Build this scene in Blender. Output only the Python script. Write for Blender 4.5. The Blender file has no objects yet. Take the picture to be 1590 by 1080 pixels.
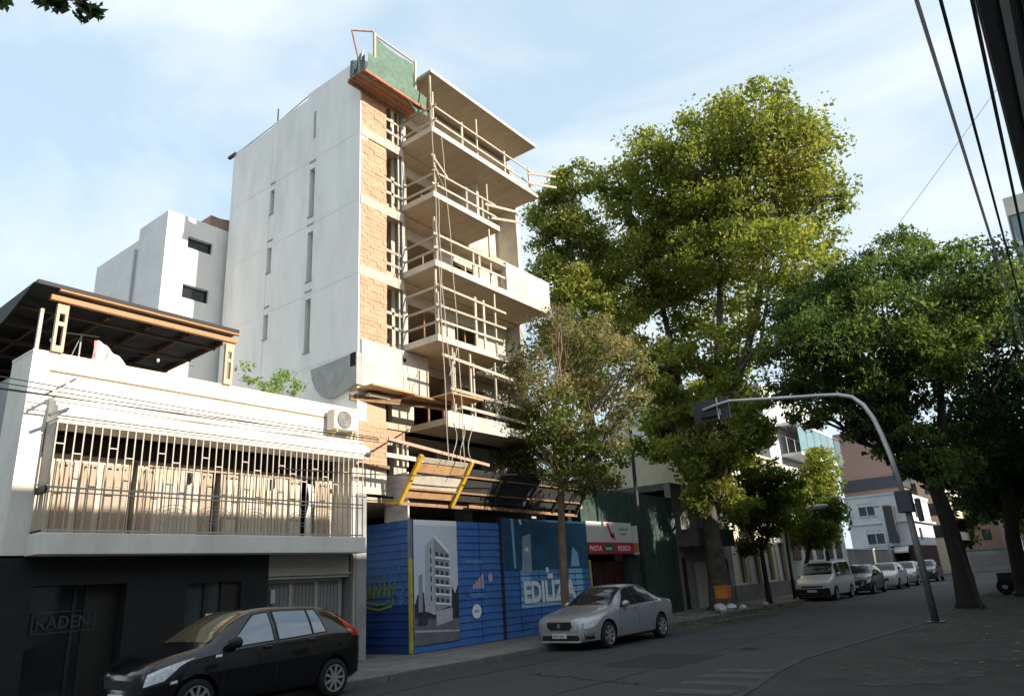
import bpy, bmesh, math, random
import numpy as np
from mathutils import Vector, Matrix
R_ = math.radians
rng = random.Random(11)
SC = bpy.context.scene
COL = SC.collection

# ------------------------------------------------------------------ camera
cam_d = bpy.data.cameras.new('camera')
cam = bpy.data.objects.new('camera', cam_d)
COL.objects.link(cam)
cam_d.sensor_fit = 'HORIZONTAL'
cam_d.sensor_width = 36.0
cam_d.lens = 36.0 * 1108.0 / 1590.0
cam_d.clip_start = 0.05
cam_d.clip_end = 3000
# world axes seen in camera space (x right, y down, z forward): street direction and vertical
_Y = Vector((895, 310, 1108)).normalized()
_Z = Vector((-205, -3370, 1108)).normalized()
_Z = (_Z - _Y * _Z.dot(_Y)).normalized()
_X = _Y.cross(_Z)
right = Vector((_X[0], _Y[0], _Z[0])); down = Vector((_X[1], _Y[1], _Z[1])); fwd = Vector((_X[2], _Y[2], _Z[2]))
M = Matrix((right, -down, -fwd)).transposed().to_4x4()
M.translation = Vector((0, 0, 1.68))
cam.matrix_world = M
SC.camera = cam

# ------------------------------------------------------------------ light
SUN_EL, SUN_AZ = 20.0, 7.0          # azimuth measured from +X towards +Y
w = bpy.data.worlds.new('World'); SC.world = w; w.use_nodes = True
nt = w.node_tree; nt.nodes.clear()
def N(tree, t, **k):
    n = tree.nodes.new(t)
    for a, b in k.items(): setattr(n, a, b)
    return n
wo = N(nt, 'ShaderNodeOutputWorld'); bg = N(nt, 'ShaderNodeBackground')
sky = N(nt, 'ShaderNodeTexSky', sky_type='NISHITA', sun_disc=False)
sky.sun_elevation = R_(SUN_EL); sky.sun_rotation = R_(90 - SUN_AZ)
sky.air_density = 1.0; sky.dust_density = 1.2; sky.ozone_density = 1.0; sky.altitude = 20
SKY_STRENGTH = 0.13
tc = N(nt, 'ShaderNodeTexCoord'); mp = N(nt, 'ShaderNodeMapping'); mp.inputs['Scale'].default_value = (1.0, 1.7, 3.2)
mp.inputs['Rotation'].default_value = (0.3, 0.2, 0.5); mp.inputs['Location'].default_value = (5.3, 3.3, 1.7)
n1 = N(nt, 'ShaderNodeTexNoise'); n1.inputs['Scale'].default_value = 1.5; n1.inputs['Detail'].default_value = 6; n1.inputs['Roughness'].default_value = 0.52
n1.inputs['Distortion'].default_value = 0.6
rp = N(nt, 'ShaderNodeValToRGB'); rp.color_ramp.elements[0].position = 0.40; rp.color_ramp.elements[1].position = 0.70
rp.color_ramp.elements[0].color = (.0, .0, .0, 1); rp.color_ramp.elements[1].color = (.85, .85, .85, 1)
mx = N(nt, 'ShaderNodeMix', data_type='RGBA'); mx.inputs['B'].default_value = (5.1, 5.35, 5.5, 1)     # thin high cloud, near-white
nt.links.new(tc.outputs['Generated'], mp.inputs['Vector']); nt.links.new(mp.outputs[0], n1.inputs['Vector'])
nt.links.new(n1.outputs[0], rp.inputs[0]); nt.links.new(rp.outputs[0], mx.inputs['Factor'])
hz = N(nt, 'ShaderNodeMix', data_type='RGBA'); hz.inputs['Factor'].default_value = 0.72; hz.inputs['B'].default_value = (3.45, 4.45, 5.2, 1)     # even pale haze
nt.links.new(sky.outputs[0], hz.inputs['A']); nt.links.new(hz.outputs['Result'], mx.inputs['A']); nt.links.new(mx.outputs['Result'], bg.inputs['Color'])
bg.inputs['Strength'].default_value = SKY_STRENGTH
nt.links.new(bg.outputs[0], wo.inputs[0])
sd = bpy.data.lights.new('sun', 'SUN'); sd.energy = 4.6; sd.angle = R_(0.6); sd.color = (1.0, 0.90, 0.75)
so = bpy.data.objects.new('sun', sd); COL.objects.link(so)
tosun = Vector((math.cos(R_(SUN_EL)) * math.cos(R_(SUN_AZ)), math.cos(R_(SUN_EL)) * math.sin(R_(SUN_AZ)), math.sin(R_(SUN_EL))))
so.rotation_euler = tosun.to_track_quat('Z', 'Y').to_euler(); so.location = (40, 10, 60)
SC.view_settings.view_transform = 'Standard'; SC.view_settings.look = 'None'
SC.view_settings.exposure = 0.72; SC.view_settings.gamma = 1.0; SC.view_settings.use_curve_mapping = False

# ------------------------------------------------------------------ materials
MATS = {}
def mat(name, col, rough=0.8, metal=0.0, var=0.12, scale=6.0, bump=0.0, bscale=40.0, stain=0.0, stain_col=None, sscale=0.7, spec=0.4, stretch=None, coat=0.0, island=0.0, trans=0.0):
    m = bpy.data.materials.new(name); m.use_nodes = True
    t = m.node_tree; p = t.nodes['Principled BSDF']; out = t.nodes['Material Output']
    p.inputs['Roughness'].default_value = rough; p.inputs['Metallic'].default_value = metal
    p.inputs['Specular IOR Level'].default_value = spec
    if coat: p.inputs['Coat Weight'].default_value = coat; p.inputs['Coat Roughness'].default_value = 0.04
    tcn = N(t, 'ShaderNodeTexCoord'); vec = tcn.outputs['Object']
    if stretch:
        mpn = N(t, 'ShaderNodeMapping'); mpn.inputs['Scale'].default_value = stretch
        t.links.new(vec, mpn.inputs[0]); vec = mpn.outputs[0]
    no = N(t, 'ShaderNodeTexNoise'); no.inputs['Scale'].default_value = scale; no.inputs['Detail'].default_value = 6; no.inputs['Roughness'].default_value = 0.6
    t.links.new(vec, no.inputs['Vector'])
    c = Vector(col)
    ramp = N(t, 'ShaderNodeValToRGB'); ramp.color_ramp.elements[0].position = 0.3; ramp.color_ramp.elements[1].position = 0.7
    lo = c * (1 - var); hi = c * (1 + var)
    ramp.color_ramp.elements[0].color = (*lo, 1); ramp.color_ramp.elements[1].color = (*[min(1, v) for v in hi], 1)
    t.links.new(no.outputs[0], ramp.inputs[0]); last = ramp.outputs[0]
    if stain:
        s = N(t, 'ShaderNodeTexNoise'); s.inputs['Scale'].default_value = sscale; s.inputs['Detail'].default_value = 8; s.inputs['Roughness'].default_value = 0.7
        sr = N(t, 'ShaderNodeValToRGB'); sr.color_ramp.elements[0].position = 0.48; sr.color_ramp.elements[1].position = 0.68
        sr.color_ramp.elements[1].color = (stain, stain, stain, 1)
        t.links.new(vec, s.inputs['Vector']); t.links.new(s.outputs[0], sr.inputs[0])
        mi = N(t, 'ShaderNodeMix', data_type='RGBA'); mi.inputs['B'].default_value = (*(stain_col or [v * 0.5 for v in col]), 1)
        t.links.new(sr.outputs[0], mi.inputs['Factor']); t.links.new(last, mi.inputs['A']); last = mi.outputs['Result']
    if island:
        g = N(t, 'ShaderNodeNewGeometry') if False else N(t, 'ShaderNodeObjectInfo')
        hs = N(t, 'ShaderNodeHueSaturation'); ma = N(t, 'ShaderNodeMapRange')
        ma.inputs['To Min'].default_value = 1 - island; ma.inputs['To Max'].default_value = 1 + island
        t.links.new(g.outputs['Random'], ma.inputs[0]); t.links.new(ma.outputs[0], hs.inputs['Value']); t.links.new(last, hs.inputs['Color']); last = hs.outputs[0]
    t.links.new(last, p.inputs['Base Color'])
    if bump:
        b = N(t, 'ShaderNodeTexNoise'); b.inputs['Scale'].default_value = bscale; b.inputs['Detail'].default_value = 5
        bn = N(t, 'ShaderNodeBump'); bn.inputs['Strength'].default_value = bump; bn.inputs['Distance'].default_value = 0.02
        t.links.new(vec, b.inputs['Vector']); t.links.new(b.outputs[0], bn.inputs['Height']); t.links.new(bn.outputs[0], p.inputs['Normal'])
    MATS[name] = m
    return m
def leafmat(name, c1, c2, c3, scale=0.5):
    m = bpy.data.materials.new(name); m.use_nodes = True; t = m.node_tree; t.nodes.clear()
    out = N(t, 'ShaderNodeOutputMaterial'); g = N(t, 'ShaderNodeNewGeometry'); tcn = N(t, 'ShaderNodeTexCoord')
    no = N(t, 'ShaderNodeTexNoise'); no.inputs['Scale'].default_value = scale; no.inputs['Detail'].default_value = 3
    t.links.new(tcn.outputs['Object'], no.inputs['Vector'])
    ad = N(t, 'ShaderNodeMath', operation='MULTIPLY_ADD'); ad.inputs[1].default_value = 0.55; 
    t.links.new(g.outputs['Random Per Island'], ad.inputs[0]); 
    sb = N(t, 'ShaderNodeMath', operation='SUBTRACT'); sb.inputs[1].default_value = 0.27
    t.links.new(no.outputs[0], sb.inputs[0]); t.links.new(sb.outputs[0], ad.inputs[2])
    r = N(t, 'ShaderNodeValToRGB'); e = r.color_ramp.elements; e[0].position = 0.15; e[0].color = (*c1, 1); e[1].position = 0.9; e[1].color = (*c3, 1)
    x = e.new(0.55); x.color = (*c2, 1)
    t.links.new(ad.outputs[0], r.inputs[0])
    d = N(t, 'ShaderNodeBsdfPrincipled'); d.inputs['Roughness'].default_value = 0.55; d.inputs['Specular IOR Level'].default_value = 0.3
    tr = N(t, 'ShaderNodeBsdfTranslucent'); ms = N(t, 'ShaderNodeMixShader'); ms.inputs[0].default_value = 0.52
    t.links.new(r.outputs[0], d.inputs['Base Color']); gm = N(t, 'ShaderNodeHueSaturation'); gm.inputs['Value'].default_value = 1.9; gm.inputs['Saturation'].default_value = 1.1; t.links.new(r.outputs[0], gm.inputs['Color']); t.links.new(gm.outputs[0], tr.inputs[0])
    t.links.new(d.outputs[0], ms.inputs[1]); t.links.new(tr.outputs[0], ms.inputs[2]); t.links.new(ms.outputs[0], out.inputs[0])
    MATS[name] = m
    return m
mat('asphalt', (.050, .0505, .053), .88, var=.32, scale=45, bump=.5, bscale=120, stain=.6, stain_col=(.028, .028, .03), sscale=.35)
mat('ground', (.06, .058, .055), .95, scale=.3)
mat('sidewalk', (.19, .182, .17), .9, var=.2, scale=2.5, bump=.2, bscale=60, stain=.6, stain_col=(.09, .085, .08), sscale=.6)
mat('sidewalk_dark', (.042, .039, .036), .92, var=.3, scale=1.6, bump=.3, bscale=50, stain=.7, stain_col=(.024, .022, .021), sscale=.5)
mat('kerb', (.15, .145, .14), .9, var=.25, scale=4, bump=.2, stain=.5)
mat('road_paint', (.078, .078, .08), .85, var=.4, scale=9, stain=1.0, stain_col=(.040, .040, .042), sscale=3.2)
mat('patch', (.048, .046, .044), .9, var=.4, scale=7, bump=.4, stain=.95, stain_col=(.030, .028, .026), sscale=2.8)
mat('render_white', (.84, .815, .765), .85, var=.05, scale=1.4, bump=.06, bscale=25, stain=.65, stain_col=(.66, .64, .60), sscale=.8, stretch=(1.3, 1, .28))
mat('render_back', (.76, .74, .70), .85, var=.06, scale=1.2, bump=.05, stain=.4, stain_col=(.56, .56, .55), sscale=.4)
mat('house_white', (.76, .725, .65), .75, var=.05, scale=2, bump=.10, bscale=30, stain=.6, stain_col=(.55, .51, .44), sscale=.9, stretch=(1, 1, .5))
mat('house_grey', (.33, .33, .32), .85, var=.15, scale=1.5, bump=.1, stain=.6, stain_col=(.2, .2, .2), sscale=.8)
mat('black_wall', (.011, .011, .012), .75, var=.25, scale=2, bump=.08)
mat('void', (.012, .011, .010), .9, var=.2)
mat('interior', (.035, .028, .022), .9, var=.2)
mat('brick', (.48, .295, .195), .9, var=.08, scale=9, bump=.2, bscale=60, island=.10)
mat('mortar', (.47, .34, .24), .95, var=.15, scale=14, bump=.3, bscale=80)
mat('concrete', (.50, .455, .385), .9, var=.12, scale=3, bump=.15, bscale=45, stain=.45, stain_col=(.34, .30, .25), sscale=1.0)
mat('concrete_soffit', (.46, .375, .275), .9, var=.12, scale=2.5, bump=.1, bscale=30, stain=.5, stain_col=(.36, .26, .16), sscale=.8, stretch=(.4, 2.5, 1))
mat('concrete_grey', (.36, .36, .345), .9, var=.12, scale=3, bump=.15, bscale=45, stain=.5, stain_col=(.22, .22, .21), sscale=1.2)
mat('plaster_cream', (.55, .505, .43), .85, var=.10, scale=2.5, bump=.12, stain=.6, stain_col=(.38, .33, .26), sscale=.9)
mat('timber', (.43, .375, .30), .8, var=.25, scale=6, bump=.15, stretch=(6, 1, 6), island=.2)
mat('timber_dark', (.28, .17, .095), .85, var=.25, scale=5, bump=.15, island=.15)
mat('board_orange', (.50, .30, .15), .8, var=.2, scale=4, bump=.12, stain=.4, sscale=1.5)
mat('ply', (.62, .56, .47), .85, var=.15, scale=4, stain=.5, stain_col=(.42, .33, .24), sscale=1.5)
mat('rust', (.33, .15, .08), .8, var=.3, scale=8, bump=.2)
mat('pink_rail', (.55, .30, .22), .7, var=.2)
mat('yellow_steel', (.66, .40, .035), .5, var=.12, scale=10, stain=.4, stain_col=(.35, .2, .05), sscale=3)
mat('steel_grey', (.32, .33, .34), .45, metal=.6, var=.15)
mat('galv', (.50, .50, .50), .4, metal=.5, var=.1)
mat('dark_metal', (.035, .037, .04), .5, metal=.2, var=.2)
mat('dark_back', (.05, .055, .065), .6, var=.2)
mat('net_green', (.12, .185, .145), .9, var=.2, scale=7, bump=.3, bscale=50)
mat('net_dark', (.04, .085, .06), .95, var=.2)
mat('rope', (.38, .34, .28), .9)
mat('cable', (.012, .012, .014), .6)
mat('cable_pale', (.50, .48, .54), .6)
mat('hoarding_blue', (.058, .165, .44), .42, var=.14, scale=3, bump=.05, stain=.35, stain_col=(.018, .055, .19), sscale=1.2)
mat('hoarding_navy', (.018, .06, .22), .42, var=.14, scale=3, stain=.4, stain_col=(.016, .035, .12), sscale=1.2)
mat('banner_teal', (.03, .10, .185), .35, var=.25, scale=1.2)
mat('banner_light', (.26, .50, .74), .4, var=.12, scale=2)
mat('banner_sky', (.10, .27, .52), .4, var=.15, scale=2)
mat('banner_grey', (.30, .40, .50), .4, var=.15, scale=3)
mat('print_white', (.88, .89, .90), .5, var=.03)
mat('print_sky', (.62, .65, .74), .45, var=.04, scale=1)
mat('print_grey', (.30, .32, .35), .45, var=.1, scale=5)
mat('print_light', (.46, .48, .51), .45, var=.08, scale=5)
mat('print_dark', (.04, .045, .05), .45, var=.2, scale=5)
mat('print_ground', (.16, .16, .17), .45, var=.25, scale=3)
mat('print_pink', (.55, .42, .55), .5)
mat('graffiti_yellow', (.30, .36, .05), .6, var=.3, scale=8)
mat('graffiti_blue', (.10, .32, .55), .6, var=.2)
mat('post_yellow', (.50, .40, .04), .5, var=.2, stain=.4)
mat('board_pink', (.63, .57, .56), .7, var=.06, scale=3)
mat('shutter_wood', (.40, .31, .225), .6, var=.1, scale=5, stretch=(1, 1, .4))
mat('shutter_beige', (.60, .52, .41), .6, var=.05, scale=3)
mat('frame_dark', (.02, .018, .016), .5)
mat('grille_paint', (.45, .40, .34), .5, var=.08)
mat('grille_grey', (.30, .28, .26), .6, var=.1)
mat('cloth_white', (.82, .82, .80), .9, var=.03, bump=.2, bscale=12)
mat('cloth_pink', (.75, .30, .32), .9, var=.5, scale=4)
mat('roof_black', (.011, .011, .012), .6, var=.2, scale=3)
mat('beam_orange', (.40, .21, .09), .6, var=.12, scale=5, stretch=(1, 5, 1))
mat('post_cream', (.56, .42, .27), .6, var=.08)
mat('ac_white', (.50, .475, .44), .5, var=.03)
mat('ac_grille', (.20, .185, .17), .6)
mat('pipe_yellow', (.60, .50, .18), .5)
mat('gate_cream', (.36, .34, .29), .6, var=.06)
mat('gate_panel', (.20, .205, .20), .7, var=.12, stretch=(1, 8, .3))
mat('glass_dark', (.02, .024, .028), .06, spec=.6, var=.05)
mat('glass_window', (.045, .055, .06), .08, spec=.6, var=.3, scale=1)
mat('glass_teal', (.10, .20, .23), .1, spec=.7, var=.2, scale=.5)
mat('car_glass', (.022, .025, .028), .03, spec=.45, var=.02)
mat('car_glass_pale', (.19, .21, .23), .03, metal=.85, spec=.7, var=.05)
mat('car_ws_tan', (.10, .08, .045), .05, spec=.7, var=.2)
mat('paint_black', (.004, .004, .006), .2, spec=.35, var=.02, coat=.7)
mat('paint_silver', (.40, .41, .43), .3, metal=.4, var=.03, coat=.8)
mat('paint_white', (.60, .60, .60), .35, var=.03, coat=.5)
mat('paint_dark', (.03, .032, .038), .3, var=.05, coat=.8)
mat('paint_blue', (.05, .14, .22), .3, var=.05, coat=.8)
mat('tyre', (.014, .014, .015), .9, bump=.1)
mat('trim', (.015, .015, .016), .6)
mat('chrome', (.60, .60, .61), .18, metal=.9, var=.02)
mat('rim', (.48, .48, .49), .35, metal=.6, var=.05)
mat('lamp_red', (.42, .012, .012), .12, spec=.6, var=.1, coat=.6)
mat('lamp_clear', (.72, .76, .80), .06, spec=.9, var=.3, scale=16, coat=.8)
mat('plate', (.62, .62, .64), .5)
mat('shop_green', (.035, .062, .05), .8, var=.2, scale=3, bump=.1)
mat('shop_sign_white', (.62, .60, .57), .5, var=.03)
mat('sign_red', (.50, .03, .045), .45, var=.05)
mat('sign_green', (.03, .13, .06), .45)
mat('door_red', (.05, .010, .012), .5, var=.2, scale=4)
mat('grey_wall', (.22, .21, .20), .9, var=.2, scale=2, stain=.5)
mat('grey_wall_dark', (.11, .105, .10), .9, var=.2, scale=2, stain=.5)
mat('cream_wall', (.66, .58, .42), .85, var=.08, scale=2, stain=.4, stain_col=(.45, .38, .27))
mat('white_wall', (.60, .60, .61), .85, var=.05, scale=1.5, stain=.3)
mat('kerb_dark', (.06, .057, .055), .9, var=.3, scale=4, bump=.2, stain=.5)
mat('shop_letter', (.06, .06, .06), .8)
mat('tar', (.022, .022, .024), .7, var=.25, scale=20, bump=.3)
mat('iron', (.05, .048, .046), .55, metal=.4, var=.3, scale=20)
mat('board_shaded', (.045, .045, .044), .8, var=.3, scale=2)  # fan board colour with the shade painted in
mat('band_cream', (.52, .43, .335), .9, var=.12, scale=8, bump=.2)
mat('pole_grey', (.13, .135, .14), .5, metal=.3, var=.2, scale=5, stain=.4, stain_col=(.07, .07, .07), sscale=3)
mat('rafter_dark', (.085, .055, .035), .85, var=.25, scale=5)
mat('brick_red', (.34, .21, .17), .9, var=.1, scale=5, bump=.1)
mat('beige_wall', (.62, .55, .42), .85, var=.08, scale=1)
mat('pale_wall', (.55, .52, .47), .85, var=.1, scale=1)
mat('far_wall', (.28, .25, .23), .9, var=.15, scale=1)
mat('bark_plane', (.085, .075, .055), .9, var=.4, scale=3, bump=.4, bscale=12, stain=.8, stain_col=(.055, .045, .035), sscale=2.5)
mat('bark_brown', (.19, .125, .085), .9, var=.3, scale=5, bump=.5, bscale=25, stretch=(2, 2, .5))
mat('bark_dark', (.026, .021, .017), .95, var=.3, scale=5, bump=.6, bscale=14, stretch=(2, 2, .4))
mat('twig', (.22, .16, .115), .9)
mat('pot', (.3, .13, .07), .8)
mat('orange_box', (.62, .20, .03), .6, var=.1)
mat('bag_white', (.55, .55, .56), .5, var=.08, bump=.3, bscale=9)
mat('lamp_head', (.55, .56, .57), .4)
mat('bulb', (.72, .72, .70), .3)
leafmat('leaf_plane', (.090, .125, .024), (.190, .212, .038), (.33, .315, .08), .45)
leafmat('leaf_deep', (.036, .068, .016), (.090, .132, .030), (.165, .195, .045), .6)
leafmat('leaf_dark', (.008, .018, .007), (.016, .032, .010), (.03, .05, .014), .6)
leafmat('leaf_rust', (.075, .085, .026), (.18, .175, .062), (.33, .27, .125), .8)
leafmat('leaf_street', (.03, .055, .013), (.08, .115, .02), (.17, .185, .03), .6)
leafmat('leaf_young', (.10, .17, .035), (.19, .27, .06), (.30, .36, .11), 1.5)

# ------------------------------------------------------------------ mesh helpers
class MB:
    def __init__(s): s.v = []; s.f = []; s.m = []; s.mi = 0
    def face(s, pts):
        i = len(s.v); s.v += [tuple(p) for p in pts]; s.f.append(tuple(range(i, i + len(pts)))); s.m.append(s.mi); return s
    def box(s, x0, x1, y0, y1, z0, z1):
        i = len(s.v)
        x0, x1 = min(x0, x1), max(x0, x1); y0, y1 = min(y0, y1), max(y0, y1); z0, z1 = min(z0, z1), max(z0, z1)
        s.v += [(x0, y0, z0), (x1, y0, z0), (x1, y1, z0), (x0, y1, z0), (x0, y0, z1), (x1, y0, z1), (x1, y1, z1), (x0, y1, z1)]
        for q in ((0, 3, 2, 1), (4, 5, 6, 7), (0, 1, 5, 4), (1, 2, 6, 5), (2, 3, 7, 6), (3, 0, 4, 7)):
            s.f.append(tuple(i + k for k in q)); s.m.append(s.mi)
        return s
    def bar(s, p0, p1, a, b, up=(0, 0, 1)):
        p0 = Vector(p0); p1 = Vector(p1); d = (p1 - p0).normalized(); u = Vector(up)
        if abs(d.dot(u)) > .97: u = Vector((1, 0, 0))
        r = d.cross(u).normalized(); u = r.cross(d); i = len(s.v)
        for p in (p0, p1):
            for ca, cb in ((-1, -1), (1, -1), (1, 1), (-1, 1)): s.v.append(tuple(p + r * ca * a / 2 + u * cb * b / 2))
        for q in ((3, 2, 1, 0), (4, 5, 6, 7), (0, 1, 5, 4), (1, 2, 6, 5), (2, 3, 7, 6), (3, 0, 4, 7)):
            s.f.append(tuple(i + k for k in q)); s.m.append(s.mi)
        return s
    def tube(s, pts, rad, n=8, cap=True):
        pts = [Vector(p) for p in pts]
        if not hasattr(rad, '__len__'): rad = [rad] * len(pts)
        i = len(s.v); pr = None
        for k, p in enumerate(pts):
            d = (pts[min(k + 1, len(pts) - 1)] - pts[max(k - 1, 0)]).normalized()
            if pr is None:
                u = Vector((0, 0, 1)) if abs(d.z) < .9 else Vector((1, 0, 0)); pr = d.cross(u).normalized()
            pr = (pr - d * pr.dot(d)).normalized(); q = d.cross(pr)
            for j in range(n):
                a = 2 * math.pi * j / n; s.v.append(tuple(p + (pr * math.cos(a) + q * math.sin(a)) * rad[k]))
        for k in range(len(pts) - 1):
            for j in range(n):
                a = i + k * n + j; b = i + k * n + (j + 1) % n
                s.f.append((a, b, b + n, a + n)); s.m.append(s.mi)
        if cap:
            s.f.append(tuple(i + j for j in range(n - 1, -1, -1))); s.m.append(s.mi)
            s.f.append(tuple(i + (len(pts) - 1) * n + j for j in range(n))); s.m.append(s.mi)
        return s
    def prism(s, poly, axis, a, b):
        """poly in the two other axes (cyclic order), extruded along axis from a to b"""
        def mk(p, t):
            if axis == 0: return (t, p[0], p[1])
            if axis == 1: return (p[0], t, p[1])
            return (p[0], p[1], t)
        n = len(poly); i = len(s.v)
        s.v += [mk(p, a) for p in poly] + [mk(p, b) for p in poly]
        s.f.append(tuple(i + k for k in range(n - 1, -1, -1))); s.m.append(s.mi)
        s.f.append(tuple(i + n + k for k in range(n))); s.m.append(s.mi)
        for k in range(n):
            s.f.append((i + k, i + (k + 1) % n, i + n + (k + 1) % n, i + n + k)); s.m.append(s.mi)
        return s
    def lathe(s, prof, c, n=20, axis=2):
        i = len(s.v)
        for r, h in prof:
            for j in range(n):
                a = 2 * math.pi * j / n; u, v_ = r * math.cos(a), r * math.sin(a)
                s.v.append((c[0] + u, c[1] + v_, c[2] + h) if axis == 2 else (c[0] + h, c[1] + u, c[2] + v_) if axis == 0 else (c[0] + u, c[1] + h, c[2] + v_))
        for k in range(len(prof) - 1):
            for j in range(n):
                a = i + k * n + j; b = i + k * n + (j + 1) % n
                s.f.append((a, b, b + n, a + n)); s.m.append(s.mi)
        return s
    def wall(s, axis, outer, inner, u0, u1, z0, z1, holes):
        """wall slab with real rectangular openings; axis 0: plane x, u = y; axis 1: plane y, u = x"""
        us = sorted({u0, u1, *[h[0] for h in holes], *[h[1] for h in holes]}); zs = sorted({z0, z1, *[h[2] for h in holes], *[h[3] for h in holes]})
        us = [u for u in us if u0 <= u <= u1]; zs = [z for z in zs if z0 <= z <= z1]
        P = (lambda t, u, z: (t, u, z)) if axis == 0 else (lambda t, u, z: (u, t, z))
        def hole(i, j):
            if i < 0 or j < 0 or i >= len(us) - 1 or j >= len(zs) - 1: return True
            cu = (us[i] + us[i + 1]) / 2; cz = (zs[j] + zs[j + 1]) / 2
            return any(h[0] < cu < h[1] and h[2] < cz < h[3] for h in holes)
        for i in range(len(us) - 1):
            for j in range(len(zs) - 1):
                if hole(i, j): continue
                a, b, c, d = us[i], us[i + 1], zs[j], zs[j + 1]
                for t in (outer, inner): s.face([P(t, a, c), P(t, b, c), P(t, b, d), P(t, a, d)])
                if hole(i - 1, j): s.face([P(outer, a, c), P(inner, a, c), P(inner, a, d), P(outer, a, d)])
                if hole(i + 1, j): s.face([P(outer, b, c), P(inner, b, c), P(inner, b, d), P(outer, b, d)])
                if hole(i, j - 1): s.face([P(outer, a, c), P(inner, a, c), P(inner, b, c), P(outer, b, c)])
                if hole(i, j + 1): s.face([P(outer, a, d), P(inner, a, d), P(inner, b, d), P(outer, b, d)])
        return s
    def grid(s, fn, nu, nv, mi=None):
        i = len(s.v)
        s.v += [tuple(fn(u / nu, v / nv)) for u in range(nu + 1) for v in range(nv + 1)]
        for u in range(nu):
            for v in range(nv):
                a = i + u * (nv + 1) + v; s.f.append((a, a + nv + 1, a + nv + 2, a + 1)); s.m.append(mi(u, v) if mi else s.mi)
        return s
    def mesh(s, name, mats, smooth=False, fix=True, bevel=0):
        me = bpy.data.meshes.new(name); me.from_pydata(s.v, [], s.f)
        for m in (mats if isinstance(mats, (list, tuple)) else [mats]): me.materials.append(MATS[m])
        me.polygons.foreach_set('material_index', s.m)
        if fix or bevel:
            bm = bmesh.new(); bm.from_mesh(me)
            if bevel:
                bmesh.ops.remove_doubles(bm, verts=bm.verts, dist=1e-5)
                bmesh.ops.bevel(bm, geom=[e for e in bm.edges if len(e.link_faces) == 2 and e.calc_face_angle(0) > .5], offset=bevel, segments=1, affect='EDGES')
            bmesh.ops.recalc_face_normals(bm, faces=bm.faces); bm.to_mesh(me); bm.free()
        if smooth: me.polygons.foreach_set('use_smooth', [True] * len(me.polygons))
        me.update()
        return me
OFF = {}
def tag(o, label=None, cat=None, group=None, kind=None):
    if label: o['label'] = label
    if cat: o['category'] = cat
    if group: o['group'] = group
    if kind: o['kind'] = kind
    return o
def thing(name, loc, label, cat, group=None, rz=0.0):
    o = bpy.data.objects.new(name, None); o.empty_display_size = .3; COL.objects.link(o)
    o.location = loc; o.rotation_euler = (0, 0, rz)
    return tag(o, label, cat, group)
def put(name, me, parent=None, loc=None, local=False):
    """links a mesh; mesh data are in world coordinates unless local, and a part hangs on its parent without moving"""
    o = bpy.data.objects.new(name, me); COL.objects.link(o)
    base = Vector(loc) if loc else Vector((0, 0, 0))
    if parent:
        o.parent = parent
        if not local:
            p = parent; t = Vector((0, 0, 0))
            while p: t += Vector(p.location); p = p.parent
            base = base - t
    o.location = base
    return o
def part(parent, name, mb, mats, smooth=False, loc=None, local=False, bevel=0, label=None, kind=None):
    o = put(name, mb.mesh(name, mats, smooth, bevel=bevel), parent, loc, local)
    return tag(o, label, None, None, kind)
def solo(name, mb, mats, label=None, cat=None, group=None, kind=None, smooth=False, bevel=0):
    # one-mesh thing: the origin goes to the base of the mesh
    me = mb.mesh(name, mats, smooth, bevel=bevel)
    n = len(me.vertices); a = np.empty(n * 3, 'f'); me.vertices.foreach_get('co', a); a = a.reshape(-1, 3)
    c = np.array([(a[:, 0].min() + a[:, 0].max()) / 2, (a[:, 1].min() + a[:, 1].max()) / 2, a[:, 2].min()], 'f')
    if kind != 'structure':
        me.vertices.foreach_set('co', (a - c).ravel()); me.update()
    o = bpy.data.objects.new(name, me); COL.objects.link(o)
    if kind != 'structure': o.location = [float(q) for q in c]
    return tag(o, label, cat, group, kind)
def text_mesh(body, size, mats, extrude=.004, width=1.0, bold=0.0):
    cu = bpy.data.curves.new('lettering', 'FONT'); cu.body = body; cu.size = size; cu.extrude = extrude; cu.align_x = 'LEFT'; cu.offset = bold
    cu.resolution_u = 3
    o = bpy.data.objects.new('lettering', cu); COL.objects.link(o)
    dg = bpy.context.evaluated_depsgraph_get(); me = bpy.data.meshes.new_from_object(o.evaluated_get(dg))
    bpy.data.objects.remove(o); bpy.data.curves.remove(cu)
    me.materials.clear(); me.materials.append(MATS[mats])
    return me
def text_on_x(parent, name, body, size, m, x, y, z, width=1.0, bold=0.0, extrude=.004):
    """lettering on a wall facing +X, reading towards +Y"""
    me = text_mesh(body, size, m, extrude, bold=bold)
    me.transform(Matrix(((0, 0, 1, 0), (width, 0, 0, 0), (0, 1, 0, 0), (0, 0, 0, 1))))
    return put(name, me, parent, (x, y, z))
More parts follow.
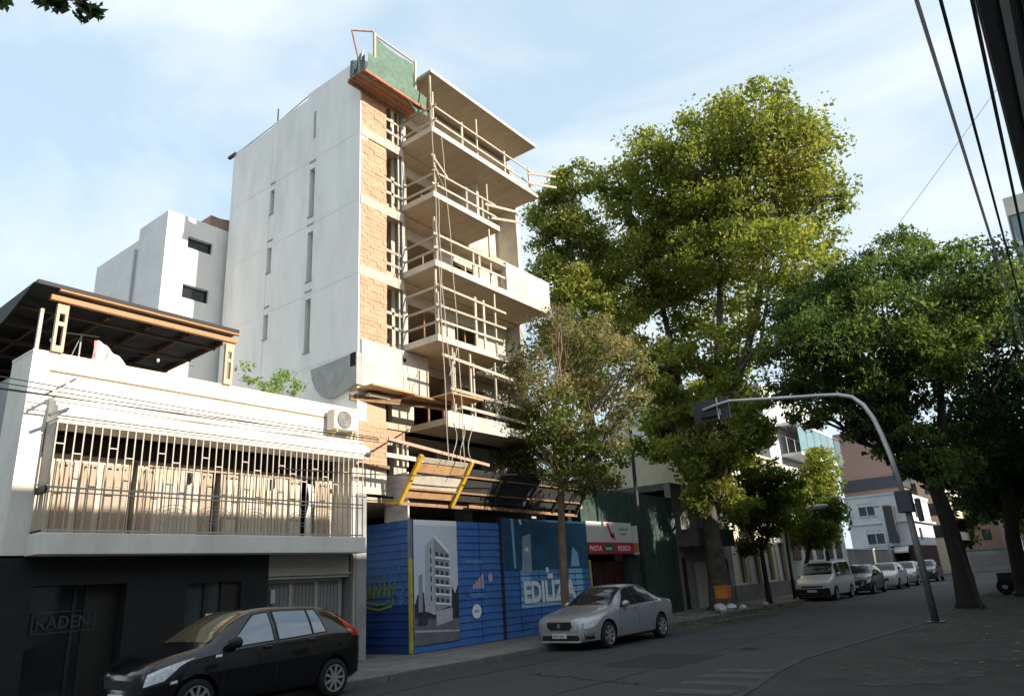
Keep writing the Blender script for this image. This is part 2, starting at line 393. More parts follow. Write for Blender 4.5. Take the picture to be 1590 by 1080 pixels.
# ------------------------------------------------------------------ ground, road, pavements
solo('ground', MB().face([(-900, -900, -.02), (900, -900, -.02), (900, 1500, -.02), (-900, 1500, -.02)]), 'ground', kind='structure')
solo('road', MB().face([(-11.45, -60, 0), (.5, -60, 0), (.5, 9.0, 0), (.5, 400, 0), (-11.45, 400, 0)]), 'asphalt', kind='structure')
m = MB(); m.prism([(-80, -60), (-11.45, -60), (-11.45, 400), (-80, 400)], 2, -.01, .115)
solo('pavement_left', m, 'sidewalk', kind='structure')
m = MB()
y = -20.0
while y < 120:
    l = .98
    if not (31 < y < 33.5): m.box(-11.45, -11.29 + rng.uniform(-.012, .012), y, y + l - .012, -.01, .128 + rng.uniform(-.012, .006))
    y += l + .002
solo('kerb_left', m, 'kerb', kind='structure')
rk = [(-3.72, 400), (-3.72, 40), (-3.78, 21), (-4.1, 17.5), (-4.42, 14), (-4.30, 12.2), (-4.05, 10.4), (-3.9, 8), (-3.9, -60)]
m = MB(); m.prism([(60, 400)] + rk + [(60, -60)], 2, -.01, .10)
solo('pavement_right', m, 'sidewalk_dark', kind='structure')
m = MB()
for (a, b) in zip(rk[1:-1], rk[2:]):
    n = max(1, int(abs(b[1] - a[1]) / 1.1))
    for k in range(n):
        p = Vector(a).lerp(Vector(b), k / n); q = Vector(a).lerp(Vector(b), (k + .985) / n)
        m.bar((p.x - .06, p.y, .05), (q.x - .06, q.y, .05), .13, .118)
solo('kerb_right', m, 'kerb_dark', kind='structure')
m = MB()
for k, yy in enumerate((9.7, 10.55, 11.4, 12.2, 12.95)):
    m.face([(-5.7, yy, .004), (-4.5, yy + .06, .004), (-4.5, yy + .46, .004), (-5.7, yy + .40, .004)])
for k in range(14): m.face([(-9.0, -6 + 0, .004)] * 0 or [(-9.05 + .0, 24 + k * 5, .004), (-8.95, 24 + k * 5, .004), (-8.95, 26 + k * 5, .004), (-9.05, 26 + k * 5, .004)]) if False else None
for (a, b) in ((12.2, 15.6), (16.4, 23.0)): m.face([(-9.1, a, .004), (-9.0, a, .004), (-9.0, b, .004), (-9.1, b, .004)])
solo('road_marking', m, 'road_paint', kind='structure')
m = MB()
for (cx_, cy_, rx, ry, s) in ((-1.9, 14.6, 1.35, 1.0, 1), (-2.3, 12.2, 1.0, 1.2, 2), (-1.2, 17.2, 1.5, .5, 3), (-3.2, 18.5, .5, .9, 4)):
    r2 = random.Random(s); ph = [r2.uniform(0, 6) for _ in range(4)]
    def rr_(t): return .75 + .16 * math.sin(2 * t + ph[0]) + .12 * math.sin(5 * t + ph[1]) + .08 * math.sin(11 * t + ph[2]) + .05 * math.sin(19 * t + ph[3])
    m.face([(cx_ + rx * math.cos(t) * rr_(t), cy_ + ry * math.sin(t) * rr_(t), .104) for t in [k * math.pi / 32 for k in range(64)]])
solo('worn_pavement_patch', m, 'patch', kind='structure')

m = MB(); m.lathe([(0, .006), (.30, .006), (.33, .003), (.33, 0)], (-6.4, 16.6, .001), 24)
for k in range(5): m.box(-6.6, -6.2, 16.44 + k * .075, 16.46 + k * .075, .007, .012)
solo('manhole_cover', m, 'iron', 'round iron manhole cover in the middle of the road', 'manhole cover')
m = MB(); r5 = random.Random(17)
for (x0, y0, x1, y1) in ((-10.2, 7.5, -9.6, 30), (-6.9, 5, -7.4, 40), (-8.6, 18.5, -5.0, 19.6), (-9.0, 12.0, -6.2, 11.2), (-5.4, 22, -8.9, 24.5)):
    n = 26; P0 = [Vector((x0 + (x1 - x0) * k / n + r5.uniform(-.10, .10), y0 + (y1 - y0) * k / n + r5.uniform(-.12, .12), .0045)) for k in range(n + 1)]
    for a, b in zip(P0, P0[1:]):
        d = (b - a).normalized(); q = Vector((-d.y, d.x, 0)) * r5.uniform(.012, .03); m.face([a - q, b - q, b + q, a + q])
m.face([(-8.3, 13.3, .004), (-6.6, 13.2, .004), (-6.5, 15.4, .004), (-8.2, 15.6, .004)]); m.face([(-10.6, 24, .004), (-9.7, 24, .004), (-9.6, 31, .004), (-10.5, 31, .004)])
solo('tar_repair', m, 'tar', kind='structure')
m = MB()
for k in range(1, 12): m.box(-14.0, -11.47, 6 + k * 2.4, 6.015 + k * 2.4, .1155, .117)
m.box(-12.85, -12.835, 6, 34, .1155, .117)
solo('pavement_joint', m, 'tar', kind='structure')
# ------------------------------------------------------------------ tall building under construction
XL = -14.6; YS = 12.38; YE = 20.3
tb = thing('apartment_building', (XL, 16, .115), 'tall unfinished concrete apartment building with timber railed balconies and an orange brick strip', 'building')
# side wall with slot windows
slots = [(-17.05, -16.78, 13.06, 14.78), (-17.05, -16.78, 10.82, 12.50), (-17.05, -16.78, 8.52, 10.22)]
small = [(-19.20, -18.97, 13.98, 14.88), (-19.20, -18.97, 11.81, 12.70), (-19.20, -18.97, 9.50, 10.32)]
sw = MB(); sw.wall(1, YS, YS + .32, -21.7, XL, .1, 17.45, slots + small)
side = part(tb, 'side_wall', sw, 'render_white')
m = MB(); m.box(-17.3, XL + .01, YS, YS + .32, 17.45, 17.84); m.box(-19.25, -17.3, YS, YS + .32, 17.45, 17.62)
part(tb, 'parapet', m, 'render_white')
m = MB()
for a in slots + small:
    m.box(a[0] - .03, a[1] + .03, YS - .012, YS + .05, a[3] + .22, a[3] + .29)                # lintel marks over each slot
    m.box(a[0] - .02, a[1] + .02, YS - .03, YS + .1, a[2] - .05, a[2])
m.box(-16.92, -16.80, YS - .006, YS + .02, 15.9, 16.95)
part(side, 'window_sill', m, 'concrete_grey')
for a in slots + small:
    mm = MB(); mm.box(a[0], a[1], YS + .22, YS + .25, a[2], a[3]); part(side, 'window_pane', mm, 'glass_window')
m = MB(); m.box(-19.35, -19.21, YS - .018, YS + .02, 6, 17.45); part(side, 'pilaster', m, 'render_white')
m = MB()
for zz in (8.0, 10.35, 12.75, 15.1): m.box(-21.7, XL + .003, YS - .005, YS + .02, zz, zz + .035)
part(side, 'joint', m, 'render_back')
m = MB(); m.box(-22.05, -21.55, YS - .05, YS + .05, 17.40, 17.50); part(tb, 'gutter_spout', m, 'dark_metal')
m = MB(); m.tube([(-19.15, YS + .1, 17.4), (-19.15, YS + .1, 18.25)], .025); part(tb, 'vent_pipe', m, 'dark_metal')
m = MB(); m.tube([(-21.7, YS + .14, 17.62), (-19.2, YS + .14, 17.74), (-17.2, YS + .14, 17.98), (XL, YS + .14, 17.98)], .018, 5); part(tb, 'coping_rail', m, 'steel_grey')
m = MB(); m.box(XL + .002, XL + .02, YS, YS + .33, .1, 4.1); part(tb, 'corner_render', m, 'house_grey')
# core: back, right and roof
m = MB(); m.box(-21.7, -21.4, YS + .32, YE, .1, 17.4); m.wall(1, YE, YE - .3, -21.4, XL, .1, 17.4, []); part(tb, 'rear_wall', m, 'concrete_grey')
m = MB(); m.box(-21.7, XL - .02, YS + .02, YE, 17.35, 17.47); part(tb, 'roof', m, 'concrete')
# floors inside
FL = [3.95, 6.02, 8.36, 10.68, 12.98, 15.33]
for z in FL:
    m = MB(); m.box(-21.4, XL - .12, YS + .33, YE - .31, z - .02, z + .16); part(tb, 'floor_slab', m, 'concrete_soffit')
for i, z in enumerate(FL):
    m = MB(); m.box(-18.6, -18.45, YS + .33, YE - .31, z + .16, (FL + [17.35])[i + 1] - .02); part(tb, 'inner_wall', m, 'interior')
# brick strip: bed of mortar, bands of concrete, bricks one by one
yb0, yb1 = YS + .03, 13.44
bw = MB()
bw.box(XL - .16, XL - .012, yb0, yb1, 8.30, 17.2)
strip = part(tb, 'brick_wall', bw, 'mortar')
bands = [(10.30, 10.62), (12.62, 12.92), (15.00, 15.30)]
bm_ = MB(); bm_.box(-.055, .05, -.123, .123, -.063, .063)
brick_me = bm_.mesh('brick', 'brick')
brick_half = MB(); brick_half.box(-.055, .05, -.060, .060, -.063, .063); brick_hm = brick_half.mesh('brick', 'brick')
def lay(parent, y0, y1, z0, z1):
    z = z0 + .07; row = 0
    while z + .063 < z1 + .01:
        yy = y0 + (.0 if row % 2 == 0 else -.127)
        while yy < y1 - .05:
            a = max(yy, y0); b = min(yy + .247, y1)
            if b - a > .19: put('brick', brick_me, parent, (XL - .03 + rng.uniform(-.012, .012), (a + b) / 2, z))
            elif b - a > .09: put('brick', brick_hm, parent, (XL - .03 + rng.uniform(-.012, .012), (a + b) / 2, z))
            yy += .254
        z += .1335; row += 1
zprev = 8.30
for (a, b) in bands + [(17.2, 17.4)]:
    lay(strip, yb0 + .02, yb1, zprev, a); zprev = b
for (a, b) in bands:
    m = MB(); m.box(XL - .2, XL + .035, yb0 - .005, yb1 + .70, a, b); part(strip, 'lintel', m, 'band_cream')
# tall strip of door-height openings right of the bricks
yo0, yo1 = 13.44, 14.12
openz = [(8.45, 10.30), (10.62, 12.62), (12.92, 15.00), (15.30, 16.95)]
for k, (a, b) in enumerate(openz):
    g = part(tb, 'opening_guard', MB().box(XL - .06, XL - .01, yo1 - .16, yo1 - .11, a, b), 'timber')
    for h in ((.55, 1.0) if k % 2 == 0 else (.42, .85)):
        m = MB(); m.bar((XL - .03, yo0, a + h), (XL - .03, yo1, a + h + rng.uniform(-.05, .05)), .03, .09); part(g, 'rail', m, 'timber')
    if k % 2 == 0:
        m = MB(); m.box(XL - .05, XL - .015, yo0 + .24, yo0 + .33, a, a + 1.08); part(g, 'stud', m, 'timber')
m = MB(); m.box(XL - .35, XL - .01, yo1, yo1 + .12, 8.36, 17.1); part(tb, 'column', m, 'concrete_grey')
m = MB(); m.box(XL - .2, XL + .005, yb0, yo1, 17.2, 17.40); m.box(XL - .2, XL + .003, yb1, yo1, 16.95, 17.2); part(tb, 'top_beam', m, 'concrete_grey')
# recessed balcony wall
XR = -15.25
doors = []
for z, zt in ((8.56, 10.6), (10.90, 12.9), (13.2, 15.25), (15.56, 17.3)):
    doors += [(14.95, 16.55, z, zt - .3), (17.15, 18.35, z + .45, zt - .35)]
doors += [(15.15, 16.6, 6.25, 8.1), (17.3, 18.6, 6.4, 8.0)]
m = MB(); m.wall(0, XR, XR - .18, yo1 + .13, YE - .02, 6.18, 17.34, doors); bal_wall = part(tb, 'balcony_wall', m, 'plaster_cream')
for d in doors:
    m = MB()
    for yy in (d[0], d[1] - .05): m.box(XR - .12, XR - .06, yy, yy + .05, d[2], d[3])
    m.box(XR - .12, XR - .06, d[0], d[1], d[3] - .05, d[3]); m.box(XR - .12, XR - .06, (d[0] + d[1]) / 2 - .03, (d[0] + d[1]) / 2 + .03, d[2], d[3])
    part(bal_wall, 'opening_frame', m, 'timber_dark')
# slabs: front edge x, near/far y, underside z, top z
XF = -13.24
slabs = {'s4': (14.14, 17.42, 8.36, 8.55), 's5': (14.14, 20.05, 10.70, 10.90), 's6': (14.14, 17.35, 13.02, 13.20), 's7': (14.14, 19.85, 15.36, 15.55)}
for k, (a, b, z0, z1) in slabs.items():
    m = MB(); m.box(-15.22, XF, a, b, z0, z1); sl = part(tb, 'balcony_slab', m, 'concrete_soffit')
    m = MB(); m.box(XF + .001, XF + .02, a - .01, b, z0 + .005, z1 + .01); m.box(-14.59, XF + .001, a - .02, a - .001, z0 + .005, z1 + .01); part(sl, 'slab_edge', m, 'plaster_cream')
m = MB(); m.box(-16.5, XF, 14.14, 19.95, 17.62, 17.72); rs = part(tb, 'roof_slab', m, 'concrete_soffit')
m = MB(); m.box(XF + .001, XF + .02, 14.13, 19.95, 17.622, 17.74); part(rs, 'slab_edge', m, 'plaster_cream')
m = MB(); m.box(-15.4, -14.9, 14.4, 19.8, 17.40, 17.62); part(rs, 'beam', m, 'concrete_soffit')
m = MB(); m.box(XF - .10, XF + .03, 17.55, 20.06, 10.90, 11.95); part(tb, 'balcony_parapet', m, 'plaster_cream')
m = MB(); m.box(-15.2, XF - .101, 19.95, 20.06, 10.90, 11.95); part(tb, 'balcony_parapet', m, 'plaster_cream')
m = MB(); m.box(XR, -14.2, 17.38, 17.50, 13.2, 15.36); part(tb, 'dividing_wall', m, 'plaster_cream')
m = MB(); m.box(XR, -14.3, 19.8, 19.98, 10.9, 15.36); part(tb, 'dividing_wall', m, 'plaster_cream')
# timber guard rails of each balcony
def guard(z, y0, y1, hs, posts, tall=(), side=True, left=()):
    g = part(tb, 'guard_rail', MB().box(XF - .07, XF - .02, y0 + .02, y0 + .07, z, z + 1.35), 'timber')
    for h in hs:
        m = MB(); m.bar((XF - .01, y0 - .1, z + h), (XF - .01, y1 + rng.uniform(.0, .25), z + h + rng.uniform(-.05, .05)), .026, .072); part(g, 'rail', m, 'timber')
        if side:
            m = MB(); m.bar((XF + .12, y0 + .03, z + h - .03), (-14.6, y0 + .03, z + h - .03 + rng.uniform(-.04, .04)), .026, .072); part(g, 'rail', m, 'timber')
    for yy in posts:
        m = MB(); m.box(XF - .075, XF - .025, yy, yy + .08, z, z + max(hs) + .12); part(g, 'post', m, 'timber')
    for (yy, h) in tall:
        m = MB(); m.bar((XF - .12, yy, z), (XF - .12, yy, z + h), .055, .055); part(g, 'prop', m, 'timber')
    return g
guard(15.56, 14.2, 19.6, (.30, .82), (15.6, 17.9, 19.4), ((14.22, 2.06), (16.5, 1.55)))
guard(13.21, 14.2, 17.2, (.28, .72), (15.7, 16.5), ((14.35, 1.45), (16.9, 1.5)))
guard(10.91, 14.2, 17.5, (.40, .86), (15.9, 16.2), ((14.25, 1.5), (16.9, 2.1)))
guard(8.56, 14.2, 17.3, (.45, .92, 1.55), (15.9, 16.3), ((14.25, 2.1), (17.0, 2.1)))
# extra loose planks sticking out of the rails
m = MB()
for (p, q) in (((-13.1, 13.95, 14.35), (-13.6, 15.2, 14.3)), ((-13.05, 14.0, 13.95), (-13.6, 15.0, 13.85)), ((-13.2, 16.6, 13.75), (-12.7, 17.7, 13.7)), ((-13.2, 16.9, 13.35), (-12.75, 17.9, 13.4)), ((-13.0, 18.9, 15.9), (-12.4, 19.9, 15.95)), ((-13.1, 19.2, 15.66), (-12.6, 20.2, 15.7))):
    m = MB(); m.bar(p, q, .03, .09); part(tb, 'loose_plank', m, 'timber')
# window guard of the fifth floor opening
m = MB(); m.bar((XR + .05, 17.1, 11.75), (XR + .05, 18.4, 11.75), .03, .08); m.bar((XR + .05, 17.75, 11.3), (XR + .05, 17.75, 12.5), .06, .06); part(bal_wall, 'rail', m, 'timber')
# concrete box of the third floor with its rounded end
m = MB(); m.box(-15.2, XL + .10, YS + .06, 15.05, 7.02, 8.34); bx = part(tb, 'balcony_box', m, 'plaster_cream')
m = MB()
prof = [(XL + .09, 7.92), (-16.53, 7.86), (-16.44, 7.52), (-16.27, 7.22), (-16.05, 7.0), (-15.80, 6.87), (-15.5, 6.83), (XL + .09, 7.02)]
m.prism(prof, 1, YS - .12, YS + .06); part(bx, 'rounded_end', m, 'concrete_grey')
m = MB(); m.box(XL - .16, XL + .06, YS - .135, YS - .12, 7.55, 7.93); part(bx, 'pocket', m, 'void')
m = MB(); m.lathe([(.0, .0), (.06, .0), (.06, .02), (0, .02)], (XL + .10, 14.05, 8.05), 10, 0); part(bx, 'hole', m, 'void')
# propped formwork and third floor balcony
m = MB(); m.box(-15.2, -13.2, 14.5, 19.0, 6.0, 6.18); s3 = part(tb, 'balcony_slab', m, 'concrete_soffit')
m = MB(); m.box(-13.199, -13.12, 14.35, 17.0, 5.88, 6.32); m.box(-13.199, -13.15, 17.0, 19.0, 5.95, 6.2); part(s3, 'slab_edge', m, 'plaster_cream')
for (yy, z1, xx) in ((15.1, 8.3, -13.5), (15.65, 8.3, -13.35), (16.2, 8.3, -13.7), (16.9, 8.3, -13.4), (14.8, 8.3, -13.3)):
    m = MB(); m.bar((xx, yy, 6.2), (xx, yy, z1), .055, .055); part(tb, 'prop', m, 'timber')
for (a, b) in (((-13.22, 14.3, 7.98), (-13.3, 17.7, 7.85)), ((-13.2, 14.6, 7.02), (-13.25, 18.2, 6.95)), ((-13.2, 15.0, 6.55), (-13.25, 18.2, 6.5))):
    m = MB(); m.bar(a, b, .03, .09); part(tb, 'rail', m, 'timber')
m = MB()
for (x0, x1, y0, y1, z, t) in ((-14.9, -13.95, 12.35, 14.0, 6.88, 0), (-14.5, -13.75, 13.7, 15.2, 6.76, 1), (-14.3, -13.1, 14.5, 15.9, 6.84, 2)):
    m = MB(); m.box(x0, x1, y0, y1, z, z + .05); part(tb, 'formwork_board', m, 'board_orange' if t != 1 else 'timber_dark')
for yy, zz in ((12.5, 6.70), (13.3, 6.66)):
    m = MB(); m.bar((-14.7, 12.2, zz), (-13.9, 15.3, zz + .02), .10, .14); part(tb, 'formwork_beam', m, 'timber_dark')
m = MB(); m.box(-14.55, -14.35, 12.6, 14.6, 6.72, 6.80); part(tb, 'formwork_board', m, 'ply')
# lower facade: bricks, second floor opening, first floor
m = MB(); m.box(XL - .16, XL - .012, yb0, 13.42, 4.15, 6.85); lowb = part(tb, 'brick_wall', m, 'mortar')
lay(lowb, yb0 + .02, 13.42, 4.85, 6.05)
m = MB(); m.box(XL - .02, XL + .03, yb0, 13.40, 4.12, 4.84); part(lowb, 'plaster_patch', m, 'plaster_cream')
m = MB(); m.box(XL - .1, XL + .02, 13.42, 14.1, 5.62, 5.92); part(lowb, 'lintel', m, 'brick')
m = MB(); m.box(XL - .05, XL + .10, yb0, 13.46, 4.80, 4.90); part(lowb, 'ledge', m, 'timber_dark')
m = MB(); m.prism([(-21.4, YS + .4), (-14.72, YS + .4), (-14.72, 13.9), (-14.0, 13.9), (-14.0, 22.3), (-21.4, 22.3)], 2, 4.06, 4.22); part(tb, 'first_floor_slab', m, 'concrete_grey')
m = MB(); m.wall(0, XR - .1, XR - .3, 13.45, YE - .02, 4.22, 6.0, [(13.6, 14.4, 4.4, 5.7), (14.9, 16.4, 4.3, 5.75), (17, 18.6, 4.6, 5.7)]); part(tb, 'lower_wall', m, 'concrete')
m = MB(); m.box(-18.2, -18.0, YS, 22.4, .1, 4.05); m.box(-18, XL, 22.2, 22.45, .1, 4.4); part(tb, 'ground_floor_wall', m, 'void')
for yy in (14.2, 17, 21): m = MB(); m.box(-15.4, -15.0, yy, yy + .4, .1, 4.05); part(tb, 'column', m, 'concrete_grey')
# protection fan over the pavement: yellow brackets with boards between
fan = thing('protection_fan', (-13.8, 17, 3.8), 'slanted timber protection fan on yellow steel brackets above the blue hoarding', 'protection fan')
ys = [13.40, 15.42, 17.2, 18.9, 20.4, 21.9]
lo = (-14.02, 3.98); hi = (-13.28, 4.98)
def fp(t, dx=0): return (lo[0] + (hi[0] - lo[0]) * t + dx, lo[1] + (hi[1] - lo[1]) * t)
for k, yy in enumerate(ys):
    m = MB(); a = fp(-.12, .05); b = fp(1.02, .05); m.bar((a[0], yy, a[1]), (b[0], yy, b[1]), .11, .09); m.bar((a[0], yy, a[1]), (-14.6, yy, a[1] + .05), .07, .07)
    part(fan, 'bracket', m, 'yellow_steel' if k < 2 else 'dark_metal')  # far brackets dark to match the shaded bays
for k in range(5):
    y0, y1 = ys[k] + .06, ys[k + 1] - .06
    for (t0, t1, mm_) in ((.02, .22, 'board_orange'), (.24, .62, 'ply'), (.66, .84, 'board_orange'), (.87, .98, 'timber')):
        if k > 0:
            if t1 > .9: continue
            mm_ = 'board_shaded'  # far bays: dark colour stands in for the shade on the boards
        a = fp(t0); b = fp(t1); m = MB()
        m.prism([(a[0], a[1]), (b[0], b[1]), (b[0] - .03, b[1] + .02), (a[0] - .03, a[1] + .02)], 1, y0 + rng.uniform(-.04, .04), y1 + rng.uniform(-.04, .06)); part(fan, 'board', m, mm_)
m = MB()
for t in (.23, .64): a = fp(t, .03); m.bar((a[0], ys[0], a[1]), (a[0], ys[-1], a[1]), .05, .05)
part(fan, 'ledger', m, 'timber_dark')
for (a, b, mm_) in (((-14.2, 13.4, 3.86), (-14.1, 22, 3.82), 'timber_dark'), ((-13.95, 16.0, 3.86), (-14.1, 21, 3.82), 'timber_dark'), ((-14.3, 16.5, 3.95), (-13.9, 19.5, 4.2), 'yellow_steel')):
    m = MB(); m.bar(a, b, .09, .09); part(fan, 'ledger', m, mm_)
# pink top rail with its white uprights and lower white rail
pr = part(fan, 'handrail', MB().bar((-13.3, 12.3, 5.32), (-13.25, 16.2, 4.98), .05, .08), 'pink_rail')
for yy in (12.75, 12.95, 13.1):
    m = MB(); m.box(-13.5, -13.46, yy, yy + .05, 4.7, 5.26); part(pr, 'upright', m, 'ply')
m = MB(); m.bar((-13.4, 12.3, 4.93), (-13.38, 13.6, 4.90), .04, .11); part(pr, 'rail', m, 'ply')
# suspended platform with green net at the roof edge
plat = thing('suspended_platform', (-14.0, 13.1, 16.5), 'work platform wrapped in torn green netting hanging at the roof edge', 'work platform')
m = MB()
for k in range(4): m = MB(); m.box(-14.55 + k * .2, -14.37 + k * .2, 11.85, 14.35, 16.62, 16.66); part(plat, 'plank', m, 'rust' if k % 2 else 'timber_dark')
m = MB(); m.bar((-14.55, 11.85, 16.58), (-14.55, 14.35, 16.58), .07, .09); m.bar((-13.78, 11.85, 16.58), (-13.78, 14.35, 16.58), .07, .09); part(plat, 'beam', m, 'rust')
m = MB()
nu, nv = 22, 14
def netp(u, v): # front sheet: hangs from a rail, gathered at the bottom
    y = 12.35 + 1.72 * u + .01 * math.sin(v * 9 + u * 4); sag = .10 * math.sin(u * math.pi)
    z = 18.28 - (1.42 + .12 * math.sin(u * 5)) * v - sag * (1 - v); x = -13.95 + .028 * math.sin(u * 11 + v * 3) * (.3 + v) + .012 * math.sin(v * 7 + u * 17)
    return (x, y, z)
m.grid(netp, 40, 26); part(plat, 'net', m, 'net_green', True)
m = MB()
def skirt(u, v):
    y = 11.95 + 2.55 * u; z = 17.35 - .05 * math.sin(u * 8) - .72 * v - .22 * u; x = -13.80 + .026 * math.sin(u * 21) * (.4 + v) + .03 * math.sin(v * 4 + u * 9)
    return (x, y, z)
m.grid(skirt, 60, 10); part(plat, 'net', m, 'net_green', True); m = MB()
def skirt2(u, v): return (-13.85 - .75 * u, 11.9 + .05 * math.sin(u * 14), 17.25 - .6 * v + .06 * math.sin(u * 11))
m.grid(skirt2, 16, 8); part(plat, 'net', m, 'net_green', True)
for (p, q) in (((-13.9, 12.33, 16.6), (-13.9, 12.33, 18.36)), ((-13.9, 14.1, 16.4), (-13.9, 14.1, 18.42))):
    m = MB(); m.bar(p, q, .07, .07); part(plat, 'post', m, 'timber')
m = MB(); m.bar((-13.93, 12.3, 18.33), (-13.93, 14.12, 18.36), .04, .06); part(plat, 'top_rail', m, 'timber')
m = MB(); m.tube([(-14.25, 12.0, 17.3), (-14.3, 11.75, 18.3), (-13.95, 12.3, 18.42)], .028, 6); part(plat, 'davit', m, 'rust')
for k in range(5): 
    m = MB(); m.bar((-14.5 + k * .12, 11.9, 16.7 + .1 * k), (-14.35 + k * .1, 11.9, 17.15 + .07 * k), .05, .05); part(plat, 'brace', m, 'steel_grey')
# ropes and hanging poles down the balcony corner
for (p, q, mid) in (((-13.1, 13.95, 17.0), (-13.05, 14.25, 4.9), .0), ((-13.05, 14.35, 15.3), (-13.0, 14.85, 4.7), .1), ((-13.1, 14.2, 13.0), (-13.05, 14.6, 6.3), -.15), ((-13.0, 14.75, 8.3), (-13.0, 14.35, 7.3), .0)):
    pts = [Vector(p).lerp(Vector(q), k / 12) + Vector((0, mid * math.sin(k / 12 * math.pi), 0)) + Vector((0, .02 * math.sin(k * 2.1), 0)) for k in range(13)]
    m = MB(); m.tube(pts, .013, 5); part(tb, 'hoist_rope', m, 'rope')
for k in range(3):
    pts = [(-13.1, 14.55 + .35 * k + .12 * math.sin(j * .5 + k), 6.0 - j * .12) for j in range(10)]
    m = MB(); m.tube(pts, .012, 5); part(tb, 'hoist_rope', m, 'rope')

# ------------------------------------------------------------------ building behind on the left
bb = thing('rear_block', (-24, 11.4, .1), 'plain grey rendered block with two small dark windows behind the terrace roof', 'building')
w2 = [(11.08, 11.98, 13.28, 13.72), (11.04, 11.98, 11.42, 11.92)]
m = MB(); m.wall(0, -22.0, -22.25, 10.32, 14.4, 6, 14.42, w2); m.box(-23.98, -22.26, 10.61, 14.39, 14.2, 14.38); m.wall(1, 10.325, 10.6, -24.0, -22.251, 6, 14.42, [])
bf = part(bb, 'wall', m, 'render_back')
m = MB(); m.box(-27.3, -24.05, 10.34, 14.4, 6, 14.0); part(bb, 'rear_wing', m, 'render_back')
m = MB(); m.tube([(-24.02, 10.26, 6), (-24.02, 10.26, 13.6)], .045); part(bb, 'drain_pipe', m, 'steel_grey')
for a in w2:
    m = MB(); m.box(-22.19, -22.16, a[0], a[1], a[2], a[3]); g = part(bf, 'window', m, 'glass_dark')
    m = MB(); m.box(-22.15, -22.1, a[0], a[0] + .04, a[2], a[3]); m.box(-22.15, -22.1, a[1] - .04, a[1], a[2], a[3]); part(g, 'frame', m, 'frame_dark')
m = MB(); m.box(-23.9, -22.3, 12.0, 14.2, 14.42, 15.0); part(bb, 'roof_hut', m, 'brick_red')
m = MB(); m.tube([(-22.3, 12.0, 14.42), (-22.3, 12.0, 14.9), (-22.5, 13.4, 15.25)], .03); part(bb, 'roof_rail', m, 'rust')

# ------------------------------------------------------------------ blue hoarding
ho = thing('hoarding', (-14.3, 18, .115), 'blue lapped metal hoarding with poster and banner round the building site', 'hoarding')
XH = -14.07
def slat(parent, x, y0, y1, z, h, mats, axis='x'):
    m = MB()
    if axis == 'x': m.prism([(x - .03, z), (x + .022, z), (x + .022, z + .018), (x - .006, z + h), (x - .03, z + h)], 1, y0, y1)
    return part(parent, 'slat', m, mats)
pa = part(ho, 'front_panel', MB().box(XH - .05, XH - .031, 13.8, 17.5, .13, 3.42), 'hoarding_navy')
n = 17; h = (3.44 - .13) / n
for k in range(n): slat(pa, XH, 13.84, 17.50, .13 + k * h, h - .004, 'hoarding_blue')
pb = part(ho, 'banner_panel', MB().box(XH - .05, XH - .031, 17.62, 22.5, .13, 3.58), 'hoarding_navy')
n = 18; h2 = (3.60 - .13) / n
for k in range(n): slat(pb, XH, 17.62, 22.50, .13 + k * h2, h2 - .004, 'hoarding_blue')
pc = part(ho, 'side_panel', MB().box(-16.3, XH - .06, 13.83, 13.85, .13, 3.42), 'hoarding_navy')
n = 17
for k in range(n):
    z = .13 + k * h; m = MB(); m.prism([(13.83, z), (13.775, z), (13.775, z + .018), (13.80, z + h - .004), (13.83, z + h - .004)], 0, -16.3, XH - .04)
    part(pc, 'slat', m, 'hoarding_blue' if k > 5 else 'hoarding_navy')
# graffiti scrawl: loose bent strokes standing just off the side panel
m = MB(); r3 = random.Random(5)
def stroke(pts, wd, y=13.766):
    for a, b in zip(pts, pts[1:]):
        a = Vector((a[0], y, a[1])); b = Vector((b[0], y, b[1])); d = (b - a).normalized(); q = Vector((-d.z, 0, d.x)) * wd
        m.face([a - q - d * wd * .5, b - q + d * wd * .5, b + q + d * wd * .5, a + q - d * wd * .5])
for k in range(6):
    x0 = -15.85 + k * .2
    stroke([(x0, 1.5 + r3.uniform(-.1, .1)), (x0 + .06, 1.85), (x0 + .16, 1.45), (x0 + .2, 1.9)], .016)
stroke([(-15.8, 1.28), (-15.3, 1.2), (-14.75, 1.3), (-14.7, 1.55)], .03); stroke([(-15.75, 1.4), (-15.2, 1.32), (-14.85, 1.42)], .025)
stroke([(-15.8, 1.28), (-15.82, 1.5), (-15.6, 1.6)], .025)
part(pc, 'graffiti', m, 'graffiti_yellow')
m = MB()
for k in range(5): x0 = -15.75 + k * .22; stroke([(x0, 2.35), (x0 + .05, 2.0), (x0 + .15, 2.3), (x0 + .2, 2.02)], .012)
part(pc, 'graffiti', m, 'graffiti_blue'); m = MB(); stroke([(-14.5, 1.75), (-14.3, 1.7), (-14.5, 1.5), (-14.28, 1.45), (-14.5, 1.3)], .016); part(pc, 'graffiti', m, 'graffiti_blue'); m = MB(); stroke([(-14.55, 2.4), (-14.5, 2.2)], .03); stroke([(-14.62, 2.33), (-14.42, 2.30)], .02)
part(pc, 'graffiti', m, 'graffiti_blue')
m = MB(); m.box(XH - .02, XH + .05, 13.70, 13.79, .13, 2.45); part(ho, 'corner_post', m, 'post_yellow')
m = MB(); m.box(XH - .03, XH + .035, 13.71, 13.80, 2.45, 3.46); part(ho, 'corner_post', m, 'steel_grey')
m = MB(); m.box(XH - .03, XH + .05, 17.50, 17.61, .13, 3.62); part(ho, 'post', m, 'dark_metal')
m = MB(); m.box(XH - .03, XH + .04, 22.50, 22.60, .13, 2.3); part(ho, 'post', m, 'post_yellow')
